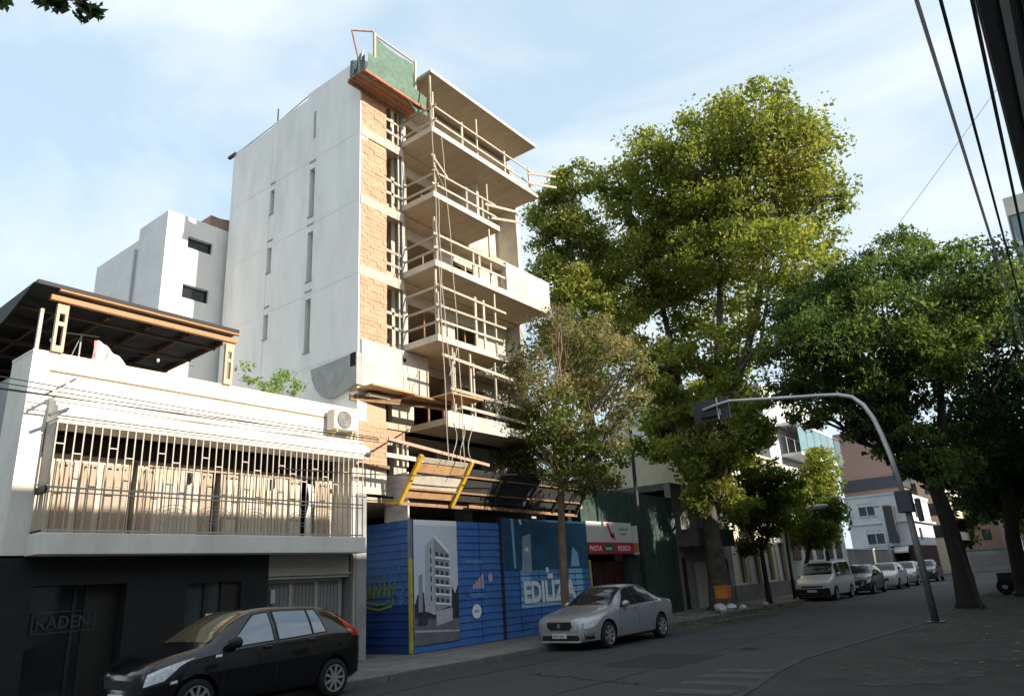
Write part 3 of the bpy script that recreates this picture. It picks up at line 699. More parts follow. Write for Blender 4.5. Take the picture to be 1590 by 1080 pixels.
# pale board standing on the side panel
up = part(ho, 'upper_board', MB().box(-15.02, -14.16, 13.80, 13.84, 3.44, 4.72), 'board_pink')
for k in range(6):
    m = MB(); m.box(-15.02, -14.16, 13.785, 13.80, 3.45 + k * .212, 3.45 + k * .212 + .203); part(up, 'slat', m, 'board_pink')
m = MB(); m.box(-15.06, -15.022, 13.77, 13.84, 3.44, 4.70); part(up, 'edge', m, 'pink_rail')
for (pn, x0, x1_, y_) in ((pa, 15.6, 17.5, 0), (pb, 17.62, 22.5, 0)):
    for yy in ((16.55,) if pn is pa else (18.4, 19.45, 20.5, 21.55)):
        m = MB(); m.box(XH - .008, XH + .0245, yy, yy + .014, .13, 2.0 if pn is pb else 3.42); part(pn, 'seam', m, 'hoarding_navy')
# building poster
XP = XH + .034
po = part(ho, 'poster', MB().box(XH + .022, XP, 13.86, 15.56, .30, 3.44), 'print_sky')
def pp(pts, m_, dx): 
    q = MB(); q.face([(XP + dx, a, b) for a, b in pts]); return part(po, 'print', q, m_)
pp([(13.86, 3.30), (15.56, 3.30), (15.56, 3.44), (13.86, 3.44)], 'print_white', .003)
pp([(13.86, .30), (15.56, .30), (15.56, .85), (13.86, .95)], 'print_ground', .003)
pp([(13.86, .95), (15.56, .85), (15.56, 1.15), (14.9, 1.2), (14.6, 1.0), (14.2, 1.15), (13.86, 1.3)], 'print_dark', .004)
pp([(14.28, 2.75), (14.62, 3.0), (14.62, 1.05), (14.24, 1.1)], 'print_light', .005)
pp([(14.62, 3.0), (15.22, 2.55), (15.22, 1.2), (14.62, 1.05)], 'print_grey', .005)
pp([(13.86, 1.25), (13.98, 1.55), (14.08, 1.4), (14.2, 1.62), (14.26, 1.1), (13.86, 1.0)], 'print_dark', .0045); pp([(15.26, 1.1), (15.3, 1.7), (15.42, 1.5), (15.56, 1.75), (15.56, 1.0)], 'print_dark', .0045)
pp([(14.62, 2.98), (15.22, 2.53), (15.22, 2.62), (14.62, 3.08)], 'print_white', .0055); pp([(13.86, .62), (15.56, .52), (15.56, .56), (13.86, .67)], 'print_light', .0045); pp([(13.95, .78), (14.3, .76), (14.36, .90), (14.2, 1.0), (14.02, .98)], 'print_dark', .0065)
pp([(14.02, 2.0), (14.16, 2.05), (14.16, 1.1), (14.0, 1.1)], 'print_grey', .005)
pp([(14.66, 1.08), (15.3, 1.15), (15.3, .82), (14.66, .72)], 'print_light', .006)
q = MB()
for r in range(6):
    for c in range(3):
        y0 = 14.68 + c * .19; z0 = 1.3 + r * .235 - c * .03; q.face([(XP + .007, y0, z0), (XP + .007, y0 + .10, z0 - .01), (XP + .007, y0 + .10, z0 + .12), (XP + .007, y0, z0 + .13)])
for r in range(6):
    y0 = 14.46; z0 = 1.35 + r * .24; q.face([(XP + .007, y0, z0), (XP + .007, y0 + .05, z0), (XP + .007, y0 + .05, z0 + .15), (XP + .007, y0, z0 + .14)])
part(po, 'print', q, 'print_dark')
q = MB()
for r in range(6): z0 = 1.24 + r * .235; q.face([(XP + .008, 14.64, z0 + .02), (XP + .008, 15.26, z0 - .03), (XP + .008, 15.26, z0 + .015), (XP + .008, 14.64, z0 + .075)])
part(po, 'print', q, 'print_white')
# logos and small print between poster and post
XT = XH + .03
text_on_x(pa, 'lettering', 'PROYECTO', .12, 'banner_light', XT, 15.95, 2.28, 1.15)
q = MB(); 
for k in range(4): q.face([(XT, 16.18 + k * .13, 1.58), (XT, 16.28 + k * .13, 1.58), (XT, 16.28 + k * .13, 1.72 + .09 * k), (XT, 16.18 + k * .13, 1.68 + .09 * k)])
part(pa, 'logo', q, 'print_pink')
text_on_x(pa, 'lettering', 'EDILIZIA', .14, 'banner_light', XT, 16.05, 1.36, 1.1)
q = MB(); q.face([(XT, 16.32 + .20 * math.cos(t), .98 + .19 * math.sin(t)) for t in [k * math.pi / 12 for k in range(24)]]); lg = part(pa, 'logo', q, 'print_white')
text_on_x(pa, 'lettering', 'em', .17, 'hoarding_blue', XT + .003, 16.21, .94, 1.0)
q = MB(); q.face([(XT, 16.98 + .10 * math.cos(t), 1.86 + .13 * math.sin(t)) for t in [k * math.pi / 8 for k in range(16)]]); part(pa, 'logo', q, 'print_pink')
text_on_x(pa, 'lettering', 'i', .16, 'banner_light', XT, 16.66, .93, 1)
# printed banner
ban = part(ho, 'banner', MB().box(XH + .022, XH + .03, 17.7, 22.45, 2.05, 3.60), 'banner_teal')
def bp(pts, m_, dx=.033): q = MB(); q.face([(XH + dx, a, b) for a, b in pts]); return part(ban, 'print', q, m_)
bp([(18.55, 1.95), (19.05, 1.95), (19.1, 3.15), (18.65, 3.05)], 'banner_grey'); bp([(18.15, 2.1), (18.26, 2.1), (18.22, 3.58), (18.1, 3.58)], 'banner_light'); bp([(18.56, 3.42), (18.66, 3.42), (18.62, 3.58), (18.5, 3.58)], 'print_white')
bp([(19.2, 2.1), (20.6, 2.1), (20.9, 3.2), (20.0, 3.45), (19.3, 3.3)], 'banner_teal', .034); bp([(21.3, 2.1), (21.85, 2.1), (21.8, 2.55), (21.5, 2.75)], 'banner_light'); bp([(18.7, 2.62), (18.95, 2.6), (18.9, 2.75), (18.8, 2.7)], 'print_white', .036)
for k in range(4, 10):
    z = .13 + k * h2 + .02; zz = z + h2 - .03
    for (a, b, mm_) in ((18.45, 22.1, 'banner_light' if k < 6 else 'banner_sky'), (18.5, 19.0 if k > 5 else 20.2, 'banner_light'), (21.2, 22.0, 'banner_light')):
        q = MB(); dx = .003 if mm_ == 'banner_sky' or (a, b) == (18.45, 22.1) else .005
        q.face([(XH + .022 + dx, a, z), (XH + .022 + dx, b, z), (XH - .004 + dx, b, zz), (XH - .004 + dx, a, zz)]); part(pb, 'print', q, mm_)
text_on_x(pb, 'lettering', 'EDILIZIA', .86, 'print_white', XH + .04, 18.55, 1.08, .88, bold=.03)
q = MB(); q.box(XH + .026, XH + .032, 19.82, 19.98, 1.95, 2.2); q.box(XH + .026, XH + .032, 19.9, 20.2, 1.75, 1.9); part(pb, 'logo', q, 'print_white')
# black cap over the banner
# ------------------------------------------------------------------ white house on the left
hs = thing('house', (-15, 8.5, .115), 'two storey white house with a barred balcony above a black shopfront', 'house')
Y0, Y1 = 4.64, 12.35
XC = -14.07; XW = -15.3
m = MB(); m.box(-15.6, XL, Y0, Y1, 5.44, 6.28); fr = part(hs, 'parapet', m, 'house_white')
m = MB(); m.box(XL + .001, XL + .022, Y0 + .32, 11.35, 5.952, 5.982); part(fr, 'moulding', m, 'timber_dark')
m = MB(); m.box(-15.6, XL + .02, Y0 - .01, Y1, 6.281, 6.33); part(fr, 'coping', m, 'house_white')
# stepped cornice, extruded along the street
m = MB(); m.prism([(XL - .3, 4.98), (XC - .02, 4.98), (XC - .02, 5.03), (XC + .02, 5.03), (XC + .02, 5.12), (XC - .06, 5.13), (XC - .06, 5.22), (XC - .18, 5.25), (XC - .18, 5.33), (XC - .3, 5.36), (XC - .3, 5.42), (XL - .3, 5.46)], 1, 5.02, Y1 + .05)
part(hs, 'cornice', m, 'house_white')
m = MB(); m.box(-15.6, XL, Y0, 5.02, 2.58, 5.44); part(hs, 'pier', m, 'house_white')
m = MB(); m.box(-15.6, XL - .002, Y1 - .12, Y1, 2.6, 5.0); part(hs, 'pier', m, 'house_white')
m = MB(); m.box(-15.6, XL - .002, Y1 - .12, Y1, .1, 2.6); part(hs, 'pier', m, 'gate_panel')
m = MB(); m.wall(1, Y0 + .001, Y0 + .25, -26, XL - .3, 2.6, 6.0, [(-16.1, -15.3, 4.2, 4.75)]); part(hs, 'side_wall', m, 'house_grey')
m = MB(); m.box(-16.1, -15.3, Y0 + .15, Y0 + .18, 4.2, 4.75); part(hs, 'side_window', m, 'glass_dark')
m = MB(); m.box(XL, XC, 4.98, 12.28, 2.60, 2.97); part(hs, 'balcony_slab', m, 'house_white', bevel=.012)
m = MB(); m.box(-15.6, XL - .001, 5.02, Y1 - .12, 2.62, 2.95); m.box(XL - .3, XC - .05, 5.05, Y1, 4.93, 4.975); part(hs, 'balcony_ceiling', m, 'house_white')
m = MB(); m.box(-26, -15.6, Y0 + .26, Y1, 6.0, 6.1); m.box(-26, -25.8, Y0 + .26, Y1, .1, 6.0); m.wall(1, Y1 - .001, Y1 - .15, -25.8, -15.6, .1, 6.0, []); part(hs, 'terrace_floor', m, 'house_grey')
# recessed wall with doors
drs = [(6.98, 7.14, 3.0, 4.55), (8.75, 9.02, 3.0, 4.55), (11.22, 11.66, 3.0, 4.5), (7.02, 7.20, 3.0, 4.55)]
drs = [(6.95, 7.10, 3.0, 4.55), (8.78, 8.98, 3.0, 4.5), (11.20, 11.62, 3.0, 4.5)]
m = MB(); m.wall(0, XW, XW - .2, 5.02, Y1 - .12, 2.95, 4.93, drs); rw = part(hs, 'recess_wall', m, 'shutter_beige')
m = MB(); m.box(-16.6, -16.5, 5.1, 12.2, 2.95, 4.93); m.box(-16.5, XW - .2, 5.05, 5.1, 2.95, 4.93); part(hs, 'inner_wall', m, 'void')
for (a, b, mm_) in ((5.55, 5.86, 'shutter_wood'), (6.0, 6.3, 'shutter_wood'), (6.42, 6.90, 'shutter_wood'), (7.16, 7.45, 'shutter_wood'), (9.03, 9.42, 'shutter_wood'), (8.50, 8.75, 'shutter_wood'), (10.80, 11.16, 'shutter_wood'), (11.66, 12.05, 'shutter_wood')):
    z1 = 4.42; m = MB(); m.box(XW + .005, XW + .045, a, b, 2.98, z1); sh = part(hs, 'shutter', m, mm_)
    for k in range(3):
        mm2 = MB(); t0 = a + .05; mm2.box(XW + .046, XW + .055, t0, b - .05, 3.08 + k * .45, 3.42 + k * .45); part(sh, 'panel', mm2, 'shutter_beige' if (a > 8.9 and a < 11) else 'shutter_wood')
    mm2 = MB()
    for k in range(3): y0 = a + (b - a) * (.12 + .29 * k); mm2.box(XW + .046, XW + .05, y0, y0 + (b - a) * .16, z1 - .14, z1 - .06)
    part(sh, 'vent', mm2, 'void')
# roller blind of vertical laths
bl = part(hs, 'blind', MB().box(XW + .004, XW + .02, 7.48, 8.46, 2.98, 4.44), 'shutter_beige')
for (p0, p1) in ((7.48, 8.46), (9.45, 10.76)):
    n = int((p1 - p0) / .09)
    for k in range(n):
        m = MB(); m.box(XW + .02, XW + .036, p0 + k * .09, p0 + k * .09 + .072, 2.98, 4.44); part(bl, 'lath', m, 'shutter_beige')
m = MB(); m.box(XW + .005, XW + .06, 7.3, 10.9, 4.45, 4.56); part(rw, 'blind_box', m, 'shutter_wood')
m = MB(); m.box(XW + .004, XW + .03, 5.06, 12.18, 4.57, 4.925); part(rw, 'shade_board', m, 'frame_dark')  # dark board put in to deepen the shadow band under the ceiling
m = MB(); m.box(XW + .01, XW + .12, 8.18, 8.27, 4.26, 4.42); m.lathe([(.02, 0), (.05, -.06), (.04, -.16), (0, -.17)], (XW + .1, 8.22, 4.33), 10); part(rw, 'wall_lamp', m, 'dark_metal')
m = MB(); m.box(XW + .01, XW + .12, 10.25, 10.34, 4.26, 4.42); m.lathe([(.02, 0), (.05, -.06), (.04, -.16), (0, -.17)], (XW + .1, 10.3, 4.33), 10); part(rw, 'wall_lamp', m, 'dark_metal')
# grille: bars one by one
XG = XC - .06
gr = part(hs, 'balcony_grille', MB().box(XG - .018, XG + .018, 5.03, 12.2, 4.90, 4.935), 'grille_paint')
bar_me = MB().box(-.011, .011, -.011, .011, 0, 1.95).mesh('bar', 'grille_paint')
n = 46
for k in range(n + 1):
    put('bar', bar_me, gr, (XG, 5.05 + k * (7.13 / n), 2.97))
for (z, t) in ((3.0, .03), (3.66, .022), (3.74, .03)):
    m = MB(); m.box(XG - .02, XG + .02, 5.03, 12.2, z, z + t); part(gr, 'rail', m, 'grille_paint')
for k in range(0, n):
    y0 = 5.05 + k * (7.13 / n); w_ = 7.13 / n
    z = (4.52, 4.20, 4.36)[k % 3]
    if k % 2 == 0: m = MB(); m.box(XG - .01, XG + .01, y0 + .01, y0 + w_ - .01, z, z + .022); part(gr, 'link', m, 'grille_paint')
for c in (7.35, 8.2, 9.15, 10.4, 11.35):      # wrought scrolls in the lower half
    m = MB()
    for s in range(3): m.tube([(XG + .012, c + (.10 + .1 * s) * math.cos(t) * 1.3, 3.33 + (.07 + .07 * s) * math.sin(t)) for t in [k * math.pi / 7 for k in range(1, 13 - s)]], .006, 4)
    part(gr, 'scroll', m, 'grille_paint')
# solid side cheek of the grille
m = MB(); m.box(XL + .002, XG - .03, 5.035, 5.06, 3.8, 4.9); ck = part(gr, 'side_cheek', m, 'grille_grey')
m = MB(); m.box(XL + .002, XG - .02, 5.0, 5.08, 3.66, 3.78); m.box(XL + .002, XG - .02, 5.02, 5.07, 2.98, 3.02); part(gr, 'rail', m, 'frame_dark')
for k in range(4): put('bar', MB().box(-.011, .011, -.011, .011, 0, .66).mesh('bar', 'grille_paint'), gr, (XL + .07 + k * .11, 5.04, 3.0))
# ground floor
shop_h = [(5.2, 6.80, .13, 2.10), (7.98, 9.22, .55, 2.05)]
m = MB(); m.wall(0, XL, XL - .3, Y0, 9.88, .1, 2.62, shop_h); m.wall(1, Y0, Y0 + .25, -26, XL - .3, .1, 2.6, []); sf = part(hs, 'shopfront', m, 'black_wall')
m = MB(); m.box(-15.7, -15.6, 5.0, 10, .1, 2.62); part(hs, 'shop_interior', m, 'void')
m = MB(); m.box(XL - .42, XL - .36, 5.2, 6.8, .13, 2.1); sd_ = part(hs, 'shop_door', m, 'glass_dark')
m = MB(); m.box(XL - .36, XL - .32, 6.0, 6.06, .13, 2.1); m.box(XL - .36, XL - .32, 5.2, 5.27, .13, 2.1); m.box(XL - .36, XL - .32, 6.2, 6.8, .13, 2.1); part(sd_, 'frame', m, 'frame_dark')
text_on_x(sd_, 'lettering', 'KADEN', .30, 'shop_letter', XL - .30, 5.42, 1.38, .9, extrude=.003)
m = MB()
for (a, b) in ((5.36, 5.38), (6.40, 6.42)): m.box(XL - .31, XL - .30, a, b, 1.30, 1.66)
m.box(XL - .31, XL - .30, 5.36, 6.42, 1.30, 1.315); m.box(XL - .31, XL - .30, 5.36, 6.42, 1.65, 1.665); part(sd_, 'sign_border', m, 'shop_letter')
m = MB(); m.box(XL - .16, XL - .14, 7.98, 9.22, .55, 2.05); wn = part(hs, 'window', m, 'glass_window')
m = MB(); m.box(XL - .13, XL - .08, 8.42, 8.52, .55, 2.05); m.box(XL - .13, XL - .08, 8.80, 9.22, .55, 2.05); part(wn, 'frame', m, 'frame_dark')
m = MB(); m.box(XL - .02, XL + .02, 8.44, 8.60, 1.28, 1.44); part(wn, 'notice', m, 'print_white')
m = MB()
for s in range(7): m.tube([(XL - .03, 8.0 + s * .07 + .05 * math.sin(k), .7 + k * .09) for k in range(8)], .012, 4)
part(wn, 'grille', m, 'frame_dark')
# white garage bay
m = MB(); m.box(-14.9, XL - .05, 9.88, 12.2, 2.06, 2.62); m.box(XL - .05, XL + .0, 9.885, 12.2, 2.13, 2.17); gb = part(hs, 'garage_lintel', m, 'gate_cream')
m = MB(); m.box(-14.95, -14.90, 9.9, 12.2, .12, 2.06); ga = part(hs, 'garage_gate', m, 'gate_panel')
for yy in (9.9, 10.62, 11.34, 12.06):
    m = MB(); m.box(-14.90, -14.85, yy, yy + .09, .12, 1.98); part(ga, 'frame', m, 'gate_cream')
for i_ in range(3):
    for k in range(6): m = MB(); m.box(-14.90, -14.885, 10.0 + i_ * .72 + k * .10, 10.07 + i_ * .72 + k * .10, .15, 1.9); part(ga, 'corrugation', m, 'gate_panel')
m = MB(); m.box(-14.90, -14.85, 9.9, 12.15, 1.98, 2.05); part(ga, 'frame', m, 'gate_cream')
m = MB(); m.box(-14.84, -14.80, 10.1, 10.22, 1.55, 1.85); part(ga, 'letter_box', m, 'ac_white')
m = MB(); m.tube([(XL + .03, 12.30, .12), (XL + .03, 12.30, 2.58)], .04); part(hs, 'drain_pipe', m, 'gate_cream')
# terrace pergola
pg = thing('terrace_roof', (-16.4, 6.7, 6.1), 'black sheet terrace roof on orange beams above the white house', 'roof')
m = MB(); m.prism([(XL + .28, 7.60), (-21.5, 7.42), (-21.5, 7.34), (XL + .28, 7.52)], 1, 4.45, 8.62); part(pg, 'roof_sheet', m, 'roof_black')
m = MB(); m.prism([(XL + .24, 7.54), (-21.5, 7.34), (-21.5, 6.55), (-17.5, 6.85), (-15.6, 7.15)], 1, 4.40, 4.44); part(pg, 'side_tarp', m, 'roof_black')
for k in range(5):
    m = MB(); m.bar((XL - .4, 5.2 + k * .85, 7.46), (-21.4, 5.2 + k * .85, 7.27), .06, .1); part(pg, 'rafter', m, 'rafter_dark')
for k in range(6):
    m = MB(); m.box(-15.3 - k * 1.1, -15.24 - k * 1.1, 4.5, 8.58, 7.33 - k * .027, 7.40 - k * .027); part(pg, 'purlin', m, 'rafter_dark')
for (x, z, hh) in ((XL + .22, 7.52, .075), (XL + .10, 7.37, .10)):
    m = MB(); m.box(x - .05, x + .05, 4.84 if hh < .09 else 4.75, 8.66, z - hh / 2, z + hh / 2); part(pg, 'beam', m, 'beam_orange')
for yy in (4.90, 8.42):
    m = MB(); m.box(XL + .02, XL + .10, yy, yy + .05, 6.33, 7.28); m.box(XL + .02, XL + .10, yy + .15, yy + .2, 6.33, 7.28); p_ = part(pg, 'post', m, 'post_cream')
    for zz, hh in ((6.33, .12), (6.85, .08), (7.1, .18)): mm2 = MB(); mm2.box(XL + .03, XL + .09, yy + .05, yy + .15, zz, zz + hh); part(p_, 'spacer', mm2, 'post_cream')
m = MB(); m.box(XL - .2, XL - .14, 4.7, 4.76, 6.33, 7.2); part(pg, 'post', m, 'grille_paint')
for xx in (-18.0, -20.5):
    for yy in (4.7, 8.45): m = MB(); m.box(xx, xx + .08, yy, yy + .08, 6.1, 7.35); part(pg, 'post', m, 'roof_black')
m = MB(); m.box(-21.0, -20.9, 4.6, 8.5, 6.1, 7.35); part(pg, 'rear_screen', m, 'roof_black')
m = MB(); m.tube([(-15.6 - .25 * math.sin(k * .35), 5.1 + k * .17, 7.0 - .12 * math.sin(k / 20 * math.pi)) for k in range(20)], .006, 4); sl_ = part(pg, 'light_string', m, 'cable')
for k in (1, 8, 13, 17):
    q = MB(); q.lathe([(0, 0), (.03, -.02), (.035, -.06), (0, -.1)], (-15.6 - .25 * math.sin(k * .35), 5.1 + k * .17, 6.99 - .12 * math.sin(k / 20 * math.pi)), 8); part(sl_, 'bulb', q, 'bulb')
# clothes dryer and the cloth beside it
dr = thing('clothes_dryer', (-15.5, 5.75, 6.1), 'thin metal clothes dryer with T top on the terrace', 'clothes dryer')
part(dr, 'stand', MB().tube([(-15.5, 5.75, 6.1), (-15.5, 5.75, 7.12)], .018), 'galv')
m = MB(); m.tube([(-15.5, 5.45, 7.08), (-15.5, 6.10, 7.14)], .014); m.tube([(-15.5, 5.75, 7.1), (-15.4, 5.55, 6.5)], .008); part(dr, 'arm', m, 'galv')
m = MB()
def cl(u, v): return (-15.35 + .05 * math.sin(u * 9) + .03 * math.sin(v * 8), 5.95 + u * .75, 6.98 - .5 * u * u - v * (.85 - .35 * u) + .02 * math.sin(u * 20))
m.grid(cl, 24, 12, lambda u, v: 1 if u in (0, 1, 8, 9) else 0)
solo('laundry', m, ['cloth_white', 'cloth_pink'], 'white and pink cloth drying behind the terrace parapet', 'laundry', smooth=True)
m = MB()
def c2(u, v): return (-15.2 + .05 * math.sin(u * 10 + v * 3), 11.28 + u * .20 + .05 * math.sin(v * 6), 4.35 - v * 1.3)
m.grid(c2, 10, 16)
solo('towel', m, 'cloth_white', 'white towel hanging in the right balcony doorway behind the grille', 'towel', smooth=True)
# air conditioner
ac = thing('air_conditioner', (-14.4, 11.7, 5.6), 'white air conditioner unit on the parapet wall beside a yellow pipe', 'air conditioner')
m = MB(); m.box(XL + .08, XL + .38, 11.32, 12.08, 5.62, 6.14); b_ = part(ac, 'body', m, 'ac_white', bevel=.02)
m = MB(); m.lathe([(.0, .004), (.20, .004), (.215, .02), (.23, 0)], (XL + .38, 11.64, 5.88), 24, 0); g_ = part(ac, 'fan_grille', m, 'ac_grille')
m = MB()
for k in range(5): m.tube([(XL + .40, 11.64 + (.04 + .036 * k) * math.cos(t), 5.88 + (.04 + .036 * k) * math.sin(t)) for t in [j * math.pi / 9 for j in range(19)]], .005, 4)
part(g_, 'ring', m, 'ac_white')
m = MB()
for yy in (11.42, 11.92): m.box(XL, XL + .36, yy, yy + .04, 5.56, 5.615); m.bar((XL + .02, yy + .02, 5.36), (XL + .3, yy + .02, 5.56), .03, .03)
part(ac, 'bracket', m, 'pipe_yellow')
m = MB(); m.tube([(XL + .2, 12.09, 5.7), (XL + .2, 12.16, 5.7), (XL + .12, 12.16, 5.3), (XL + .1, 12.16, 4.99)], .025); part(ac, 'hose', m, 'ac_white')
m = MB(); m.tube([(XL + .06, 12.27, 5.3), (XL + .06, 12.27, 5.98)], .03); part(hs, 'gas_pipe', m, 'pipe_yellow')
# ------------------------------------------------------------------ shop and row of buildings on the left, beyond the site
XB = -14.3
sh = thing('shop', (XB, 24.3, .115), 'dark green shop with a white and red sign over dark red doors', 'shop')
m = MB(); m.wall(0, XB, XB - .3, 22.62, 30.3, .1, 4.9, [(22.8, 25.95, .12, 2.55)]); part(sh, 'wall', m, 'shop_green')
m = MB(); m.box(XB - 7, XB - .3, 22.62, 30.3, 4.6, 4.9); part(sh, 'roof', m, 'grey_wall_dark')
for k in range(9):
    m = MB(); m.box(XB + .001, XB + .025, 26.1 + k * .46, 26.1 + k * .46 + .42, .14, 4.85); part(sh, 'cladding_panel', m, 'shop_green')
m = MB(); m.box(XB - .8, XB - .7, 22.7, 26, .1, 2.6); part(sh, 'interior', m, 'void')
sg = part(sh, 'sign_board', MB().box(XB + .02, XB + .16, 22.66, 26.0, 2.92, 3.66), 'shop_sign_white')
m = MB(); xs = XB + .163; m.face([(xs, 24.05, 3.64), (xs, 24.22, 3.64), (xs, 24.52, 3.12), (xs, 24.40, 3.08)]); m.face([(xs, 24.28, 3.16), (xs, 24.70, 2.98), (xs, 24.62, 3.30)]); part(sg, 'arrow', m, 'sign_red')
m = MB()
for k, (a, b) in enumerate(((25.0, 25.75), (25.05, 25.6))): m.face([(xs, a, 3.38 - k * .18), (xs, b, 3.38 - k * .18), (xs, b, 3.44 - k * .18), (xs, a, 3.44 - k * .18)])
part(sg, 'small_print', m, 'steel_grey')
rb = part(sh, 'sign_band', MB().box(XB + .02, XB + .18, 22.66, 26.5, 2.50, 2.915), 'sign_red')
m = MB(); m.face([(XB + .184, 24.15 + .42 * math.cos(t), 2.70 + .17 * math.sin(t)) for t in [k * math.pi / 12 for k in range(24)]]); part(rb, 'emblem', m, 'sign_green')
text_on_x(rb, 'lettering', 'inter', .2, 'print_white', XB + .188, 23.88, 2.64, 1.2)
text_on_x(rb, 'lettering', 'PASTA', .26, 'print_white', XB + .184, 22.75, 2.61, 1.1); text_on_x(rb, 'lettering', 'KIOSCO', .26, 'print_white', XB + .184, 24.78, 2.61, 1.0)
for k in range(4):
    m = MB(); m.box(XB - .35, XB - .3, 22.85 + k * .78, 23.57 + k * .78, .13, 2.25); d_ = part(sh, 'door', m, 'door_red')
    m = MB(); m.box(XB - .299, XB - .27, 23.4 + k * .78, 23.46 + k * .78, .9, 1.3); part(d_, 'handle', m, 'chrome')
m = MB(); m.box(XB + .1, XB + .34, 26.05, 26.35, 2.45, 3.55)
st = solo('projecting_sign', m, 'shop_sign_white', 'small lit square sign projecting from the green shop corner', 'sign')
m = MB(); m.box(XB + .095, XB + .345, 26.04, 26.36, 2.55, 2.9); o_ = put('colour_band', m.mesh('colour_band', 'beam_orange'), st)

gh = thing('grey_house', (XB, 32, .115), 'low dark grey house with canopy and pale garage door beside the green shop', 'house')
m = MB(); m.wall(0, XB, XB - .3, 30.32, 36.2, .1, 5.6, [(30.6, 31.4, .12, 2.3), (31.9, 34.4, .12, 2.1), (35, 35.9, .9, 2.2)]); part(gh, 'wall', m, 'grey_wall')
m = MB(); m.box(XB - 8, XB - .3, 30.32, 36.2, 5.3, 5.6); m.box(XB - 7.9, XB - 7.6, 22.7, 36, .1, 5.3); part(gh, 'roof', m, 'grey_wall_dark')
m = MB(); m.box(XB, XB + 1.0, 30.4, 34.6, 2.75, 3.5); part(gh, 'canopy', m, 'grey_wall_dark')
m = MB(); m.box(XB - .2, XB - .15, 31.9, 34.4, .12, 2.1); part(gh, 'garage_door', m, 'pale_wall')
m = MB(); m.box(XB - .25, XB - .2, 30.6, 31.4, .12, 2.3); m.box(XB - .25, XB - .2, 35, 35.9, .9, 2.2); part(gh, 'door', m, 'frame_dark')

ch = thing('cream_house', (XB, 41, .115), 'old cream house with a moulded cornice lit above the street trees', 'house')
chh = [(37.3, 38.3, 1.0, 3.0), (39.4, 40.4, .3, 3.0), (41.6, 42.6, 1.0, 3.0), (43.8, 44.8, .3, 3.0), (37.3, 38.3, 4.4, 6.4), (39.4, 40.4, 4.4, 6.4), (41.6, 42.6, 4.4, 6.4), (43.8, 44.8, 4.4, 6.4)]
m = MB(); m.wall(0, XB, XB - .3, 36.22, 45.8, .1, 8.1, chh); m.wall(1, 36.22, 36.5, XB - 9, XB - .3, .1, 8.1, []); cw = part(ch, 'wall', m, 'cream_wall')
m = MB(); m.prism([(XB, 7.5), (XB + .18, 7.6), (XB + .22, 7.75), (XB + .38, 7.82), (XB + .38, 7.95), (XB, 8.0)], 1, 36.22, 45.8); m.box(XB + .003, XB + .08, 36.22, 45.8, 3.6, 3.85); part(ch, 'cornice', m, 'cream_wall')
m = MB()
for k in range(5): m.box(XB + .003, XB + .09, 36.3 + k * 2.25, 36.75 + k * 2.25, .9, 7.5)
part(ch, 'pilaster', m, 'white_wall')
m = MB(); m.box(XB + .005, XB + .07, 36.22, 45.8, .1, .9); part(ch, 'plinth', m, 'grey_wall')
m = MB(); m.box(XB - 9, XB - .3, 36.5, 45.8, 7.7, 7.9); part(ch, 'roof', m, 'grey_wall')
for a in chh:
    m = MB(); m.box(XB - .22, XB - .18, a[0], a[1], a[2], a[3]); w_ = part(ch, 'window', m, 'glass_dark')
    m = MB(); m.box(XB - .18, XB - .12, (a[0] + a[1]) / 2 - .04, (a[0] + a[1]) / 2 + .04, a[2], a[3]); m.box(XB + .09, XB + .12, a[0] - .1, a[1] + .1, a[3], a[3] + .14); part(w_, 'frame', m, 'white_wall')

wb = thing('white_block', (XB, 52, .115), 'modern white apartment block with a teal glass balcony front behind the street trees', 'building')
m = MB(); m.box(-26, -14.5, 46, 60, .1, 13.2); m.box(-19.5, -15.6, 45.96, 46.0, 8, 13.2); part(wb, 'wall', m, 'white_wall')
m = MB(); m.box(-14.48, -13.2, 48.2, 59, 10.55, 10.75); m.box(-14.48, -13.2, 48.2, 59, 8.5, 8.7); part(wb, 'balcony_slab', m, 'white_wall')
for k in range(6):
    m = MB(); m.box(-13.26, -13.22, 48.3 + k * 1.78, 49.98 + k * 1.78, 8.7, 10.52); part(wb, 'glass_panel', m, 'glass_teal')
for zf in (2.0, 5.0):
    for k in range(5): m = MB(); m.box(-14.5, -14.47, 47 + k * 2.5, 48.6 + k * 2.5, zf, zf + 1.5); part(wb, 'window', m, 'glass_window')
rt = thing('brick_tower', (-18, 99, .115), 'plain pink brick tower rising behind the white corner building', 'building')
m = MB(); m.box(-21.5, -15.2, 93, 105, .1, 16.6); part(rt, 'wall', m, 'brick_red')
m = MB(); m.box(-21.7, -15.0, 92.8, 105.2, 9.6, 10.9); part(rt, 'dark_band', m, 'dark_back')
for k in range(3): m = MB(); m.box(-15.2, -15.16, 94 + k * 3.4, 95.6 + k * 3.4, 12, 13.5); part(rt, 'window', m, 'glass_window')
